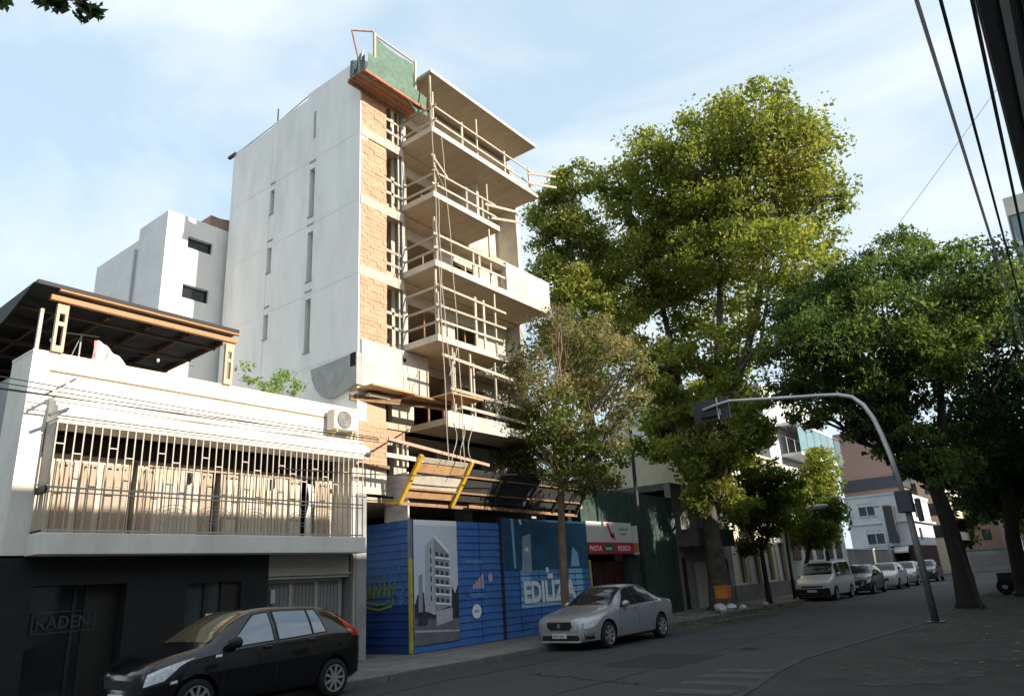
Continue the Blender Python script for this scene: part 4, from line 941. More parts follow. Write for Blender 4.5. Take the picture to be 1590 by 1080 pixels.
# white corner building far down the street
wc = thing('corner_building', (-15.5, 83, .115), 'white two storey corner building with awnings far along the street', 'building')
wch = [(-17.0, -15.6, 5.9, 7.1), (-16.7, -15.2, 3.2, 4.5)]
m = MB(); m.wall(1, 78, 78.3, -18.2, -12.9, 2.9, 7.7, wch); m.wall(0, -12.9, -13.2, 78.3, 92, 2.9, 7.7, [(79.5, 81, 5.6, 7), (83, 84.5, 5.6, 7), (79.5, 81, 3.4, 4.6), (83, 84.5, 3.4, 4.6)]); part(wc, 'wall', m, 'white_wall')
m = MB(); m.box(-18.2, -12.8, 78.3, 92, 7.5, 7.7); m.box(-18.3, -12.75, 77.9, 92, 7.7, 7.85); m.box(-12.88, -12.5, 77.9, 92, 5.1, 5.3); part(wc, 'cornice', m, 'white_wall')
m = MB(); m.wall(1, 78.1, 78.3, -18.2, -12.95, .1, 2.9, [(-17.6, -16.6, .12, 2.3), (-16, -14.9, .12, 2.3), (-14.4, -13.4, .12, 2.3)]); m.wall(0, -12.95, -13.2, 78.3, 92, .1, 2.9, [(79, 82, .12, 2.4)]); part(wc, 'shopfront', m, 'door_red')
m = MB(); m.box(-18, -13.3, 78.6, 91.8, .1, 7.4); part(wc, 'interior', m, 'void')
for k in range(3): m = MB(); m.prism([(78.05, 2.85), (77.2, 2.4), (77.2, 2.25), (78.05, 2.7)], 0, -17.7 + k * 1.6, -16.5 + k * 1.6); part(wc, 'awning', m, 'white_wall')
for a in wch:
    m = MB(); m.box(a[0], a[1], 78.15, 78.18, a[2], a[3]); w_ = part(wc, 'window', m, 'glass_window')
    m = MB(); m.box((a[0] + a[1]) / 2 - .04, (a[0] + a[1]) / 2 + .04, 78.10, 78.15, a[2], a[3]); m.box(a[0] - .08, a[1] + .08, 77.9, 78.0, a[2] - .1, a[2]); m.box(a[0], a[1], 78.05, 78.14, a[3] - .35, a[3]); part(w_, 'frame', m, 'lamp_head')
m = MB(); m.box(-18.2, -12.9, 77.85, 78.0, 5.05, 5.2); part(wc, 'string_course', m, 'white_wall')
m = MB(); m.box(-14.7, -13.9, 77.3, 77.99, 3.2, 6.6); part(wc, 'hanging_sign', m, 'dark_back')
for (a, b, c, d) in ((79.5, 81, 5.6, 7), (83, 84.5, 5.6, 7), (79.5, 81, 3.4, 4.6), (83, 84.5, 3.4, 4.6)): m = MB(); m.box(-13.1, -13.07, a, b, c, d); part(wc, 'window', m, 'glass_window')
be = thing('beige_block', (-14, 104, .115), 'sunlit beige apartment block far along the street', 'building')
m = MB(); m.box(-18, -12.2, 98, 112, .1, 13.5); part(be, 'wall', m, 'beige_wall')
for zf in range(4):
    m = MB(); m.box(-12.19, -11.2, 98.4, 111.5, 3.4 + zf * 2.5, 3.6 + zf * 2.5); m.box(-11.3, -11.2, 98.4, 111.5, 3.6 + zf * 2.5, 4.3 + zf * 2.5); part(be, 'balcony', m, 'beige_wall')
    for k in range(3): m = MB(); m.box(-17.5 + k * 1.9, -16.4 + k * 1.9, 97.95, 97.99, 3.8 + zf * 2.5, 5.2 + zf * 2.5); part(be, 'window', m, 'glass_window')
bq = thing('brown_block', (-11.4, 124, .115), 'red brown block closing the far end of the street', 'building')
m = MB(); m.box(-13.5, -9.0, 118, 130, .1, 11.0); part(bq, 'wall', m, 'brick_red')
for zf in range(3):
    for k in range(2): m = MB(); m.box(-12.8 + k * 1.9, -11.8 + k * 1.9, 117.95, 117.99, 3.5 + zf * 2.4, 4.9 + zf * 2.4); part(bq, 'window', m, 'glass_window')
bz = thing('pale_block', (-2, 150, .115), 'pale low block behind the parked cars at the street end', 'building')
m = MB(); m.box(-8.5, 8, 150, 160, .1, 9.5); part(bz, 'wall', m, 'far_wall')
for k in range(6): m = MB(); m.box(-7.5 + k * 2, -6.4 + k * 2, 149.94, 149.99, 3.5, 5); part(bz, 'window', m, 'glass_window')
for k in range(2): m = MB(); m.box(-7.5 + k * 5, -4 + k * 5, 149.94, 149.99, .4, 2.4); part(bz, 'shop_window', m, 'glass_dark')

# ------------------------------------------------------------------ right side of the street
rbld = thing('corner_house', (3, 9, .1), 'house close on the right with pale unseen walls and a deep dark eave overhead', 'house', rz=0)
m = MB(); m.wall(0, 1.35, 1.65, -4, 15.2, .1, 8.0, [(5, 6.2, 1, 2.6), (8.5, 9.7, .1, 2.4), (12, 13.2, 1, 2.6)]); m.box(1.65, 9, 14.9, 15.2, .1, 8.0); m.box(1.65, 9, -4, -3.7, .1, 8); m.box(1.35, 9, -4, 15.2, 8.12, 8.3); part(rbld, 'wall', m, 'white_wall')  # unseen walls coloured pale to bounce fill onto the left facades
m = MB(); m.box(1.5, 9, -3.9, 14.2, 8.3, 9.7); part(rbld, 'parapet', m, 'white_wall')
m = MB(); m.prism([(.36, 3.5), (.595, 15.2), (1.349, 15.2), (1.349, 3.5)], 2, 7.9, 8.1); ev = part(rbld, 'eave', m, 'dark_back')
for (dx, wd, mm_) in ((.02, .10, 'dark_metal'), (.22, .09, 'steel_grey'), (.42, .08, 'dark_metal'), (.62, .10, 'dark_metal')):
    m = MB(); m.bar((.36 + dx + wd / 2, 3.5, 7.86), (.595 + dx + wd / 2 - .01, 15.18, 7.86), wd, .08); part(ev, 'batten', m, mm_)
for (a, b, c, d) in ((5, 6.2, 1, 2.6), (8.5, 9.7, .1, 2.4), (12, 13.2, 1, 2.6)): m = MB(); m.box(1.5, 1.54, a, b, c, d); part(rbld, 'window', m, 'glass_dark')
for k, (a, b, hh, mm_, lab) in enumerate(((-34, -4.2, 8.8, 'pale_wall', 'pale row house on the right behind the viewer'), (15.4, 30, 9.3, 'pale_wall', 'pale row house just past the dark eave house'), (30.2, 47, 8.9, 'pale_wall', 'pale row house on the right behind the big tree'), (47.2, 58, 9.8, 'cream_wall', 'cream row house on the right side before the glass tower'), (72, 95, 9.0, 'pale_wall', 'long pale house on the right beyond the glass tower'), (95.2, 148, 10.5, 'brick_red', 'long brick building at the far right of the street'))):
    x0 = 1.5 if k != 2 else 1.7
    t = thing('unseen_row_house', (x0 + 4, (a + b) / 2, .1), lab, 'house')  # out of view; pale walls also throw fill light across the street
    n = int((b - a) / 3.2); hol = []
    for j in range(n):
        yc = a + (j + .5) * (b - a) / n
        for zf in (1.0, 4.6): hol.append((yc - .6, yc + .6, zf, zf + 1.7))
    m = MB(); m.wall(0, x0, x0 + .3, a, b, .1, hh, hol); m.box(x0 + .3, x0 + 9, a, b, hh - .3, hh - .02); m.box(x0 + .3, x0 + 9, a, a + .25, .1, hh - .31); m.box(x0 + .3, x0 + 9, b - .25, b, .1, hh - .31); part(t, 'wall', m, mm_)
    for q in hol: m = MB(); m.box(x0 + .15, x0 + .19, q[0], q[1], q[2], q[3]); part(t, 'window', m, 'glass_window')
tw = thing('glass_tower', (6, 64, .1), 'tall pale tower with teal glass at the far right above the trees', 'building')
m = MB(); m.box(1.2, 12, 60, 71, .1, 25.0); part(tw, 'wall', m, 'glass_teal')
m = MB(); m.box(1.05, 12.2, 59.8, 71.2, 25.0, 26.4); part(tw, 'roof_cap', m, 'pale_wall')
m = MB()
for k in range(10): m.box(1.14, 1.2, 59.96, 71, 2.4 * k + 1, 2.4 * k + 1.3); m.box(1.14, 12, 59.94, 60.0, 2.4 * k + 1, 2.4 * k + 1.3)
part(tw, 'floor_band', m, 'pale_wall')

# ------------------------------------------------------------------ poles, lamps, traffic light
tl = thing('traffic_light_pole', (-3.51, 22, .1), 'tall grey traffic light pole with a long curved arm over the street', 'traffic light')
pts = [(-3.51, 22, .1), (-3.54, 22, 1.6), (-3.58, 22, 3.2)]; part(tl, 'lower_pole', MB().tube(pts, [.09, .085, .08], 14), 'pole_grey', True)
pts = [(-3.58, 22, 3.2), (-3.70, 22, 4.4), (-3.80, 22, 5.0), (-3.92, 22, 5.5), (-4.10, 22, 5.92), (-4.35, 22, 6.2), (-4.7, 22, 6.34), (-5.2, 22, 6.42), (-6.4, 22, 6.58), (-7.95, 22, 6.80), (-8.5, 22, 6.74), (-8.85, 22, 6.66)]
part(tl, 'arm', MB().tube(pts, [.07, .066, .063, .06, .058, .056, .054, .052, .05, .047, .045, .045], 12), 'galv', True)
m = MB(); m.box(-3.80, -3.42, 21.86, 22.2, 2.86, 3.44); m.box(-3.36, -3.24, 21.9, 22.1, 2.6, 3.2); part(tl, 'signal_box', m, 'dark_back', bevel=.02)
m = MB(); m.box(-3.72, -3.30, 21.8, 22.2, .095, .13); part(tl, 'base_plate', m, 'dark_metal')
th = part(tl, 'signal_board', MB().box(-9.22, -8.02, 22.1, 22.13, 6.28, 6.98), 'dark_back')
m = MB(); m.box(-8.95, -8.25, 22.13, 22.38, 6.45, 6.78); m.box(-8.98, -8.3, 21.98, 22.1, 6.40, 6.62); part(tl, 'signal_head', m, 'dark_metal', bevel=.02)
for k, mm_ in enumerate(('lamp_red', 'pipe_yellow', 'sign_green')): m = MB(); m.lathe([(0, .03), (.07, .02), (.085, 0)], (-8.82 + k * .22, 22.38, 6.61), 14, 1); part(tl, 'lens', m, mm_)
m = MB(); m.bar((-8.36, 21.97, 6.28), (-8.36, 21.97, 6.98), .04, .03); m.bar((-8.9, 22.05, 6.70), (-8.3, 22.05, 6.78), .06, .06); part(tl, 'bracket', m, 'steel_grey')

l1 = thing('street_lamp', (-12.75, 24, .115), 'dark street lamp pole rising through the thin rusty tree', 'street lamp')
part(l1, 'pole', MB().tube([(-12.75, 24, .1), (-12.7, 24, 4), (-12.62, 24, 7.6), (-12.4, 24, 8.6), (-11.9, 24, 9.02), (-11.6, 24, 9.08)], [.09, .08, .06, .05, .045, .04], 10), 'dark_metal', True)
m = MB(); m.lathe([(.03, -.45), (.10, -.3), (.12, 0), (.07, .25), (0, .3)], (-11.2, 24, 9.1), 12, 0); part(l1, 'lamp_head', m, 'dark_metal', True)
l2 = thing('street_lamp', (-12.0, 38, .115), 'white lamp head on an arm above the grey van', 'street lamp')
part(l2, 'pole', MB().tube([(-12.0, 38, .1), (-11.9, 38, 3.9), (-11.6, 38, 4.35), (-10.7, 38, 4.42)], [.08, .06, .05, .04], 10), 'dark_metal', True)
m = MB(); m.lathe([(.03, -.6), (.09, -.45), (.12, 0), (.09, .45), (0, .55)], (-10.15, 38, 4.40), 12, 0); part(l2, 'lamp_head', m, 'lamp_head', True)
up_ = thing('utility_pole', (-11.9, 62, .115), 'thin pale utility pole before the white corner building', 'pole')
part(up_, 'shaft', MB().tube([(-11.9, 62, .1), (-11.9, 62, 6.2)], [.12, .09], 10), 'lamp_head', True)
m = MB(); m.box(-12.5, -11.3, 61.95, 62.05, 5.6, 5.7); part(up_, 'crossarm', m, 'timber_dark')

# orange barrier box with rubbish bags by the plane tree
ob = thing('barrier_box', (-11.75, 28.6, .115), 'orange plastic box standing on a heap of white rubbish bags', 'box')
m = MB(); m.box(-12.0, -11.5, 28.3, 28.75, .62, 1.08); part(ob, 'box', m, 'orange_box', bevel=.03)
m = MB(); m.box(-12.02, -11.48, 28.28, 28.77, 1.04, 1.1); part(ob, 'rim', m, 'orange_box')
def bag(x, y, z, r, lab):
    bm = bmesh.new(); bmesh.ops.create_icosphere(bm, subdivisions=2, radius=r); rr = random.Random(int(x * 1000 + y * 7))
    for v in bm.verts: v.co *= rr.uniform(.78, 1.15); v.co.z *= .75
    me = bpy.data.meshes.new('rubbish_bag'); bm.to_mesh(me); bm.free(); me.materials.append(MATS['bag_white'])
    o = bpy.data.objects.new('rubbish_bag', me); COL.objects.link(o); o.location = (x, y, z); tag(o, lab, 'rubbish bag', 'rubbish bags at the tree foot')
bag(-11.85, 28.25, .30, .24, 'white rubbish bag under the left of the orange box'); bag(-11.5, 28.5, .28, .22, 'white rubbish bag under the right of the orange box'); bag(-11.65, 28.0, .24, .18, 'small white rubbish bag in front of the heap')
bag(-11.3, 29.2, .24, .16, 'small white rubbish bag lying behind the heap'); bag(-11.35, 32.0, .22, .13, 'small white rubbish bag alone on the kerb beside the street trees')

# white cart and box on the right pavement
ct = thing('street_cart', (-3.3, 36, .1), 'white box cart with dark underside parked under the right tree', 'cart')
m = MB(); m.box(-4.2, -2.2, 36, 37.2, 1.0, 1.85); part(ct, 'box', m, 'paint_white', bevel=.04)
m = MB(); m.box(-4.25, -2.15, 35.95, 37.25, .93, 1.0); m.box(-4.25, -2.15, 35.95, 37.25, 1.85, 1.9); m.box(-3.95, -2.6, 35.985, 35.999, 1.2, 1.65); part(ct, 'trim', m, 'lamp_head')
for x in (-3.0, -2.5):
    m = MB(); m.lathe([(.10, -.06), (.27, -.07), (.3, -.03), (.3, .03), (.27, .07), (.10, .06), (.10, -.06)], (x, 36.0, .40), 18, 1); part(ct, 'wheel', m, 'tyre', True)
m = MB(); m.box(-3.2, -2.3, 36, 37, .45, .93); part(ct, 'undercarriage', m, 'trim')
m = MB(); m.box(-4.1, -4.0, 36.1, 36.2, .1, .93); part(ct, 'leg', m, 'dark_metal')

# ------------------------------------------------------------------ cables
def cable(pts, r, lab, mm_='cable', sag=.2, n=24, group=None):
    a, b = Vector(pts[0]), Vector(pts[1]); P_ = []
    for k in range(n + 1):
        t = k / n; p = a.lerp(b, t); p.z -= sag * 4 * t * (1 - t); P_.append(p)
    m = MB(); m.tube(P_, r, 5); solo('cable', m, mm_, lab, 'cable', group, smooth=True)
cable(((-.06, -6, 7.15), (-.10, 58, 7.6)), .022, 'pale twisted overhead cable, leftmost of the three along the street', 'cable_pale', .35, 60)
cable(((.15, -6, 7.1), (.03, 58, 7.8)), .019, 'black overhead cable, middle of the three along the street', sag=.3, n=60)
cable(((.40, -6, 7.55), (.45, 40, 7.75)), .024, 'black overhead cable running along the dark eave', sag=.05, n=60)
cable(((-12, 40, 11.0), (3, 20.5, 15.2)), .010, 'very thin pale wire crossing the sky between the trees and the right side', 'cable_pale', .15)
for k, (z0, z1, s) in enumerate(((5.42, 5.36, .06), (5.62, 5.42, .10), (5.30, 5.46, .05), (5.80, 5.50, .12))):
    cable(((-13.94 - .03 * k, -3, z0), (-13.96 - .02 * k, 12.6, z1)), .011, ['black wire along the cornice of the white house, second from the top', 'black wire sagging across the upper cornice of the white house', 'lowest black wire along the cornice of the white house', 'uppermost wire crossing the parapet of the white house'][k], sag=s)
cable(((-13.9, 9.5, 4.42), (-12.6, 18.6, 4.9)), .014, 'black wire from the balcony grille to the thin rusty tree', sag=.15)
cable(((-13.9, 12.2, 5.05), (-14.3, 14.0, 5.95)), .016, 'short dark rod between the cornice corner and the brick wall', sag=0, n=3)
ins = thing('wire_bracket', (-14.0, 4.95, 5.3), 'dark bracket with insulators at the left end of the cornice', 'bracket')
m = MB(); m.bar((-14.0, 4.75, 5.35), (-14.0, 5.2, 5.72), .04, .04); m.bar((-14.0, 4.85, 4.98), (-14.0, 5.15, 5.15), .05, .05); part(ins, 'arm', m, 'dark_metal')
for (y_, z_) in ((4.85, 5.45), (5.05, 5.6)): m = MB(); m.lathe([(0, -.05), (.035, -.04), (.02, 0), (.035, .03), (0, .05)], (-13.96, y_, z_), 10); part(ins, 'insulator', m, 'bulb')

gw = thing('garden_wall', (-14.6, 69, .115), 'low grey garden wall between the white blocks on the left', 'wall')
m = MB(); m.box(-14.9, -14.6, 60.1, 77.9, .1, 2.6); part(gw, 'wall', m, 'grey_wall'); m = MB(); m.box(-14.95, -14.55, 60.05, 77.95, 2.6, 2.7); part(gw, 'coping', m, 'white_wall')
t = thing('unseen_row_house', (-19, -10, .1), 'unseen low pale house added beyond the left frame edge to block sky light', 'house')
m = MB(); m.wall(0, -14.6, -14.9, -30, -1.0, .1, 5.6, [(-28, -26.6, 1, 2.7), (-22, -20.6, 1, 2.7), (-15, -13.8, .12, 2.5), (-8, -6.6, 1, 2.7)]); m.box(-24, -14.9, -30, -1.0, 5.3, 5.58); m.box(-24, -14.9, -1.25, -1.0, .1, 5.29); part(t, 'wall', m, 'pale_wall')  # added out of frame to keep sky light off the road
# ------------------------------------------------------------------ vehicles
def cr(ts, vs, t):
    """monotone-ish interpolation of station values"""
    t = min(max(t, ts[0]), ts[-1])
    for k in range(len(ts) - 1):
        if t <= ts[k + 1]:
            h = ts[k + 1] - ts[k]; u = (t - ts[k]) / h
            def slope(i):
                if i <= 0 or i >= len(ts) - 1: return 0.0
                a = (vs[i] - vs[i - 1]) / (ts[i] - ts[i - 1]); b = (vs[i + 1] - vs[i]) / (ts[i + 1] - ts[i])
                return 0.0 if a * b <= 0 else 2 * a * b / (a + b)
            m0, m1 = slope(k), slope(k + 1)
            return (2 * u**3 - 3 * u**2 + 1) * vs[k] + (u**3 - 2 * u**2 + u) * h * m0 + (-2 * u**3 + 3 * u**2) * vs[k + 1] + (u**3 - u**2) * h * m1
    return vs[-1]
class Body:
    # station: y, zbottom, zbelt, half width at belt, ztop, half width at top
    def __init__(s, st): s.st = st; s.ts = [q[0] for q in st]; s.col = list(zip(*st))
    def vals(s, y): return [cr(s.ts, s.col[k], y) for k in range(1, 6)]
    def sec(s, y):
        zb, zl, wl, zt, wt = s.vals(y)
        h = zl - zb; g = zt - zl
        return [(0, zb), (wl * .80, zb), (wl * .955, zb + .10 * h), (wl * .992, zb + .32 * h), (wl * 1.0, zb + .62 * h), (wl * .985, zb + .90 * h), (wl * .955, zl),
                (wl * .955 + (wt - wl * .955) * .5 + .012, zl + g * .5), (wt, zl + g * .90), (wt * .90, zl + g * .975), (wt * .5, zt + .004), (0, zt + .008)]
    def P(s, y, t, side=1, off=0.0):
        def raw(y, t):
            c = s.sec(y); k = min(int(t), 10); u = t - k; a, b = c[k], c[k + 1]
            return Vector((side * (a[0] + (b[0] - a[0]) * u), y, a[1] + (b[1] - a[1]) * u))
        p = raw(y, t)
        if off:
            d1 = raw(y + .02, t) - raw(y - .02, t); d2 = raw(y, min(t + .05, 11)) - raw(y, max(t - .05, 0)); n = d1.cross(d2)
            if n.length < 1e-9: return p
            n.normalize()
            if n.dot(p - Vector((0, y, .6))) < 0: n = -n
            p = p + n * off
        return p
def car(name, loc, rz, label, group, paint, st, wheels, rw, windows, ws, rear, extras, rim_kind=9, glass='car_glass', wsglass='car_glass', cat='car', pillars=(), seams=(), plate_txt=None, hw=None):
    t = thing(name, loc, label, cat, group, rz); B = Body(st)
    # closed body skin
    n = 60; ys = [st[0][0] + (st[-1][0] - st[0][0]) * k / n for k in range(n + 1)]
    m = MB(); ring = None; rows = []
    for y in ys:
        c = B.sec(y); pts = [(p[0], y, p[1]) for p in c] + [(-p[0], y, p[1]) for p in c[-2:0:-1]]
        i = len(m.v); m.v += pts; rows.append((i, len(pts)))
    for a, b in zip(rows, rows[1:]):
        K = a[1]
        for k in range(K): m.f.append((a[0] + k, a[0] + (k + 1) % K, b[0] + (k + 1) % K, b[0] + k)); m.m.append(0)
    m.f.append(tuple(range(rows[0][0], rows[0][0] + rows[0][1]))); m.m.append(0)
    m.f.append(tuple(range(rows[-1][0] + rows[-1][1] - 1, rows[-1][0] - 1, -1))); m.m.append(0)
    me = m.mesh('body', [paint, 'trim'], True)
    ob_ = bpy.data.objects.new('body', me); COL.objects.link(ob_)
    # wheel arches cut through the skin
    cuts = []
    W_ = max(q[3] for q in st)
    for wy in wheels:
        c = MB(); 
        for sx in (-1, 1):
            c2 = MB(); R2 = rw + .055
            c2.prism([(wy + R2 * math.cos(a), rw + .01 + R2 * math.sin(a)) for a in [k * math.pi / 14 for k in range(28)]], 0, sx * (W_ - .24), sx * (W_ + .1))
            cm = c2.mesh('cut', 'trim'); co = bpy.data.objects.new('cut', cm); COL.objects.link(co); cuts.append(co)
            md = ob_.modifiers.new('b', 'BOOLEAN'); md.operation = 'DIFFERENCE'; md.object = co; md.solver = 'EXACT'; md.material_mode = 'TRANSFER'
    dg = bpy.context.evaluated_depsgraph_get(); me2 = bpy.data.meshes.new_from_object(ob_.evaluated_get(dg))
    ob_.modifiers.clear(); ob_.data = me2; me2.name = 'body'
    for co in cuts: bpy.data.objects.remove(co)
    bpy.data.meshes.remove(me)
    try: me2.set_sharp_from_angle(angle=R_(38))
    except Exception: pass
    ob_.parent = t
    def patch(parent, nm, mm_, side, y0, y1, t0, t1, ya=None, yb=None, off=.006, nu=8, nv=6, label=None):
        """skin patch: bottom edge y0..y1 at height t0, top edge ya..yb at t1"""
        ya = y0 if ya is None else ya; yb = y1 if yb is None else yb; q = MB()
        def pt(u, v): return B.P((y0 + (y1 - y0) * u) * (1 - v) + (ya + (yb - ya) * u) * v, t0 + (t1 - t0) * v, side, off)
        q.grid(pt, nu, nv)
        return part(t if parent is None else parent, nm, q, mm_, True, local=True, label=label)
    for side in (-1, 1):
        for w_ in windows:
            tr = patch(ob_, 'window_trim', 'trim', side, w_[0] - .03, w_[1] + .03, 6.02, 7.98, w_[2] - .03, w_[3] + .03, off=.004)
            patch(None, 'window', glass, side, w_[0], w_[1], 6.1, 7.86, w_[2], w_[3], off=.008)
        for sm in seams: patch(ob_, 'door_seam', 'trim', side, sm[0], sm[0] + .012, sm[1], sm[2], sm[3], sm[3] + .012, off=.003, nu=1, nv=10)
        for hy in (hw or ()):
            p = B.P(hy, 5.25, side, .0); q = MB(); q.box(p.x - .015, p.x + side * .03, hy - .08, hy + .08, p.z - .015, p.z + .018); part(t, 'door_handle', q, paint, local=True, bevel=.006)
    # windscreen and rear window over both halves
    def screen(nm, y0, y1, mm_, t0=8.25, tl=9.2):
        q = MB(); nu, nv = 10, 8
        def pt(u, v):
            side = -1 if u < .5 else 1; uu = abs(u - .5) * 2; y = y0 + (y1 - y0) * v
            return B.P(y, 11 - (11 - t0) * uu, side, .008)
        q.grid(pt, nu, nv)
        part(t, nm, q, mm_, True, local=True)
    screen('windscreen', ws[0], ws[1], wsglass); screen('rear_window', rear[0], rear[1], 'car_glass')
    for wy in wheels:
        for sx in (-1, 1):
            xo = sx * (W_ - .015); xi = sx * (W_ - .21); q = MB()
            q.lathe([(rw * .69, 0), (rw * .74, .012 * sx), (rw * .94, .0), (rw, -.03 * sx), (rw, -.17 * sx), (rw * .93, -.2 * sx), (rw * .5, -.2 * sx)], (xo, wy, rw), 28, 0)
            wh = part(t, 'wheel', q, 'tyre', True, local=True)
            q = MB(); q.lathe([(0, -.045 * sx), (rw * .66, -.05 * sx)], (xo, wy, rw), 24, 0); part(wh, 'hub_disc', q, 'trim', local=True)
            q = MB(); q.lathe([(rw * .62, -.02 * sx), (rw * .65, .004 * sx), (rw * .705, .006 * sx), (rw * .71, -.03 * sx)], (xo, wy, rw), 28, 0); q.lathe([(0, .006 * sx), (rw * .13, .004 * sx), (rw * .15, -.04 * sx)], (xo, wy, rw), 14, 0)
            for k in range(rim_kind):
                a = 2 * math.pi * k / rim_kind; d = Vector((0, math.cos(a), math.sin(a)))
                p0 = Vector((xo - .012 * sx, wy, rw)) + d * rw * .1; p1 = Vector((xo - .006 * sx, wy, rw)) + d * rw * .65
                q.bar(p0, p1, rw * (.13 if rim_kind > 7 else .16), .03, (1, 0, 0))
            part(wh, 'rim', q, 'rim', local=True)
    for sx in (-1, 1):      # mirrors
        p = B.P(extras['mirror'], 6.3, sx); q = MB()
        q.lathe([(0, -.11), (.06, -.10), (.085, -.02), (.08, .06), (.05, .09), (0, .095)], (p.x + sx * .10, p.y - .02, p.z + .03), 12, 1)
        q.bar((p.x - .02 * sx, p.y, p.z), (p.x + sx * .08, p.y, p.z + .02), .05, .04); part(t, 'mirror', q, extras.get('mirror_mat', paint), True, local=True)
        for (nm, mm_, y0, y1, t0, t1, ya, yb) in extras.get('lights', ()): patch(None, nm, mm_, sx, y0, y1, t0, t1, ya, yb, off=.007, nu=8, nv=6)
    for (nm, mm_, bx_, bev) in extras.get('boxes', ()):
        q = MB(); q.box(*bx_); part(t, nm, q, mm_, local=True, bevel=bev)
    for (nm, mm_, pts_, y_a, y_b) in extras.get('shapes', ()):
        q = MB(); q.prism(pts_, 1, y_a, y_b); part(t, nm, q, mm_, local=True, bevel=.006)
    if plate_txt:
        me = text_mesh(plate_txt, .085, 'dark_metal', .001); z_ = extras['plate_z']
        me.transform(Matrix(((1.15, 0, 0, 0), (0, 0, -1, 0), (0, 1, 0, 0), (0, 0, 0, 1)))); put('lettering', me, t, (-.19, extras['plate_y'], z_), local=True)
    return t
# black hatchback: nose at y=0
H2 = [(.13, .26, .66, .52, .73, .38), (.18, .22, .72, .66, .79, .52), (.31, .2, .79, .775, .87, .62), (.58, .19, .87, .84, .955, .68), (.92, .19, .93, .865, 1.02, .70), (1.08, .19, .95, .87, 1.07, .69), (1.5, .19, .97, .875, 1.34, .62), (1.88, .19, .985, .875, 1.495, .585), (2.3, .19, 1.0, .875, 1.53, .59), (2.75, .19, 1.02, .875, 1.515, .585), (3.15, .19, 1.045, .865, 1.49, .58), (3.5, .2, 1.06, .855, 1.42, .565), (3.78, .23, 1.06, .835, 1.27, .56), (3.98, .26, 1.02, .80, 1.075, .60), (4.06, .32, .88, .70, .92, .55)]
car('parked_car', (-11.65, 5.31, 0), 0, 'black parked hatchback with red tail lamp in front of the white house', 'cars parked along the left kerb', 'paint_black', H2, (.88, 3.40), .305,
    [(1.33, 2.17, 1.90, 2.15), (2.28, 2.92, 2.26, 2.90), (2.97, 3.22, 2.95, 3.10)], (1.10, 1.88), (3.42, 3.86),
    dict(mirror=1.46, mirror_mat='trim', lights=[('headlight', 'lamp_clear', .18, .40, 4.3, 5.8, .22, .84), ('tail_lamp', 'lamp_red', 3.80, 4.045, 4.9, 7.6, 3.58, 3.80), ('indicator', 'lamp_clear', 1.14, 1.25, 4.95, 5.3, 1.15, 1.25), ('side_light', 'lamp_clear', .48, .58, 3.9, 4.1, .49, .58)],
         boxes=[('grille', 'trim', (-.42, .42, .118, .18, .53, .66), .01), ('number_plate', 'plate', (-.22, .22, .10, .13, .36, .47), .005), ('bumper', 'trim', (-.5, .5, .112, .2, .25, .34), .02)]),
    rim_kind=9, glass='car_glass_pale', wsglass='car_ws_tan', seams=[(1.24, 1.6, 6, 1.33), (2.22, 1.6, 8, 2.22), (2.98, 4.2, 6, 3.03)], hw=(2.05, 2.90))
sedan = [(0, .24, .64, .54, .71, .40), (.05, .20, .68, .70, .76, .52), (.22, .18, .73, .81, .82, .62), (.6, .17, .80, .87, .885, .67), (1.1, .17, .88, .895, .96, .70), (1.32, .17, .90, .90, 1.01, .70), (1.8, .17, .93, .90, 1.28, .62), (2.25, .17, .95, .90, 1.44, .575), (2.7, .17, .97, .90, 1.475, .58), (3.15, .17, .985, .895, 1.43, .57), (3.6, .18, 1.0, .885, 1.26, .565), (3.95, .20, 1.0, .87, 1.08, .60), (4.3, .24, .98, .83, 1.03, .64), (4.52, .28, .93, .76, .97, .60), (4.58, .32, .84, .66, .88, .52)]
car('parked_car', (-10.86, 15.75, 0), R_(-2.0), 'silver parked sedan in front of the blue hoarding', 'cars parked along the left kerb', 'paint_silver', sedan, (.90, 3.62), .315,
    [(1.52, 2.35, 2.08, 2.33), (2.42, 3.30, 2.40, 3.06), (3.34, 3.62, 3.10, 3.36)], (1.30, 2.14), (3.25, 3.84),
    dict(mirror=1.74, lights=[('headlight', 'lamp_clear', .05, .34, 4.1, 5.75, .09, .86), ('tail_lamp', 'lamp_red', 4.30, 4.50, 5.1, 5.9, 4.28, 4.48), ('fog_trim', 'chrome', .05, .30, 2.9, 3.3, .05, .30), ('fog_recess', 'trim', .07, .34, 2.3, 2.85, .07, .32)],
         boxes=[('emblem', 'chrome', (-.05, .05, -.042, -.03, .54, .64), .01), ('bumper_trim', 'chrome', (-.50, .50, -.03, .02, .365, .385), .005), ('lower_grille', 'trim', (-.56, .56, -.02, .05, .245, .36), .02), ('number_plate', 'plate', (-.22, .22, -.035, -.02, .30, .41), .004), ('bumper_lip', 'paint_silver', (-.6, .6, -.03, .1, .19, .24), .02)], plate_y=-.0375, plate_z=.325,
         shapes=[('grille_frame', 'chrome', [(-.30, .475), (.30, .475), (.40, .58), (.37, .69), (-.37, .69), (-.40, .58)], -.018, .05), ('grille', 'trim', [(-.285, .492), (.285, .492), (.375, .58), (.35, .672), (-.35, .672), (-.375, .58)], -.03, .05)]),
    rim_kind=7, seams=[(1.42, 1.6, 6, 1.5), (2.39, 1.6, 8, 2.37), (3.32, 4.2, 6, 3.36)], hw=(2.22, 3.12), plate_txt='PFA 428')
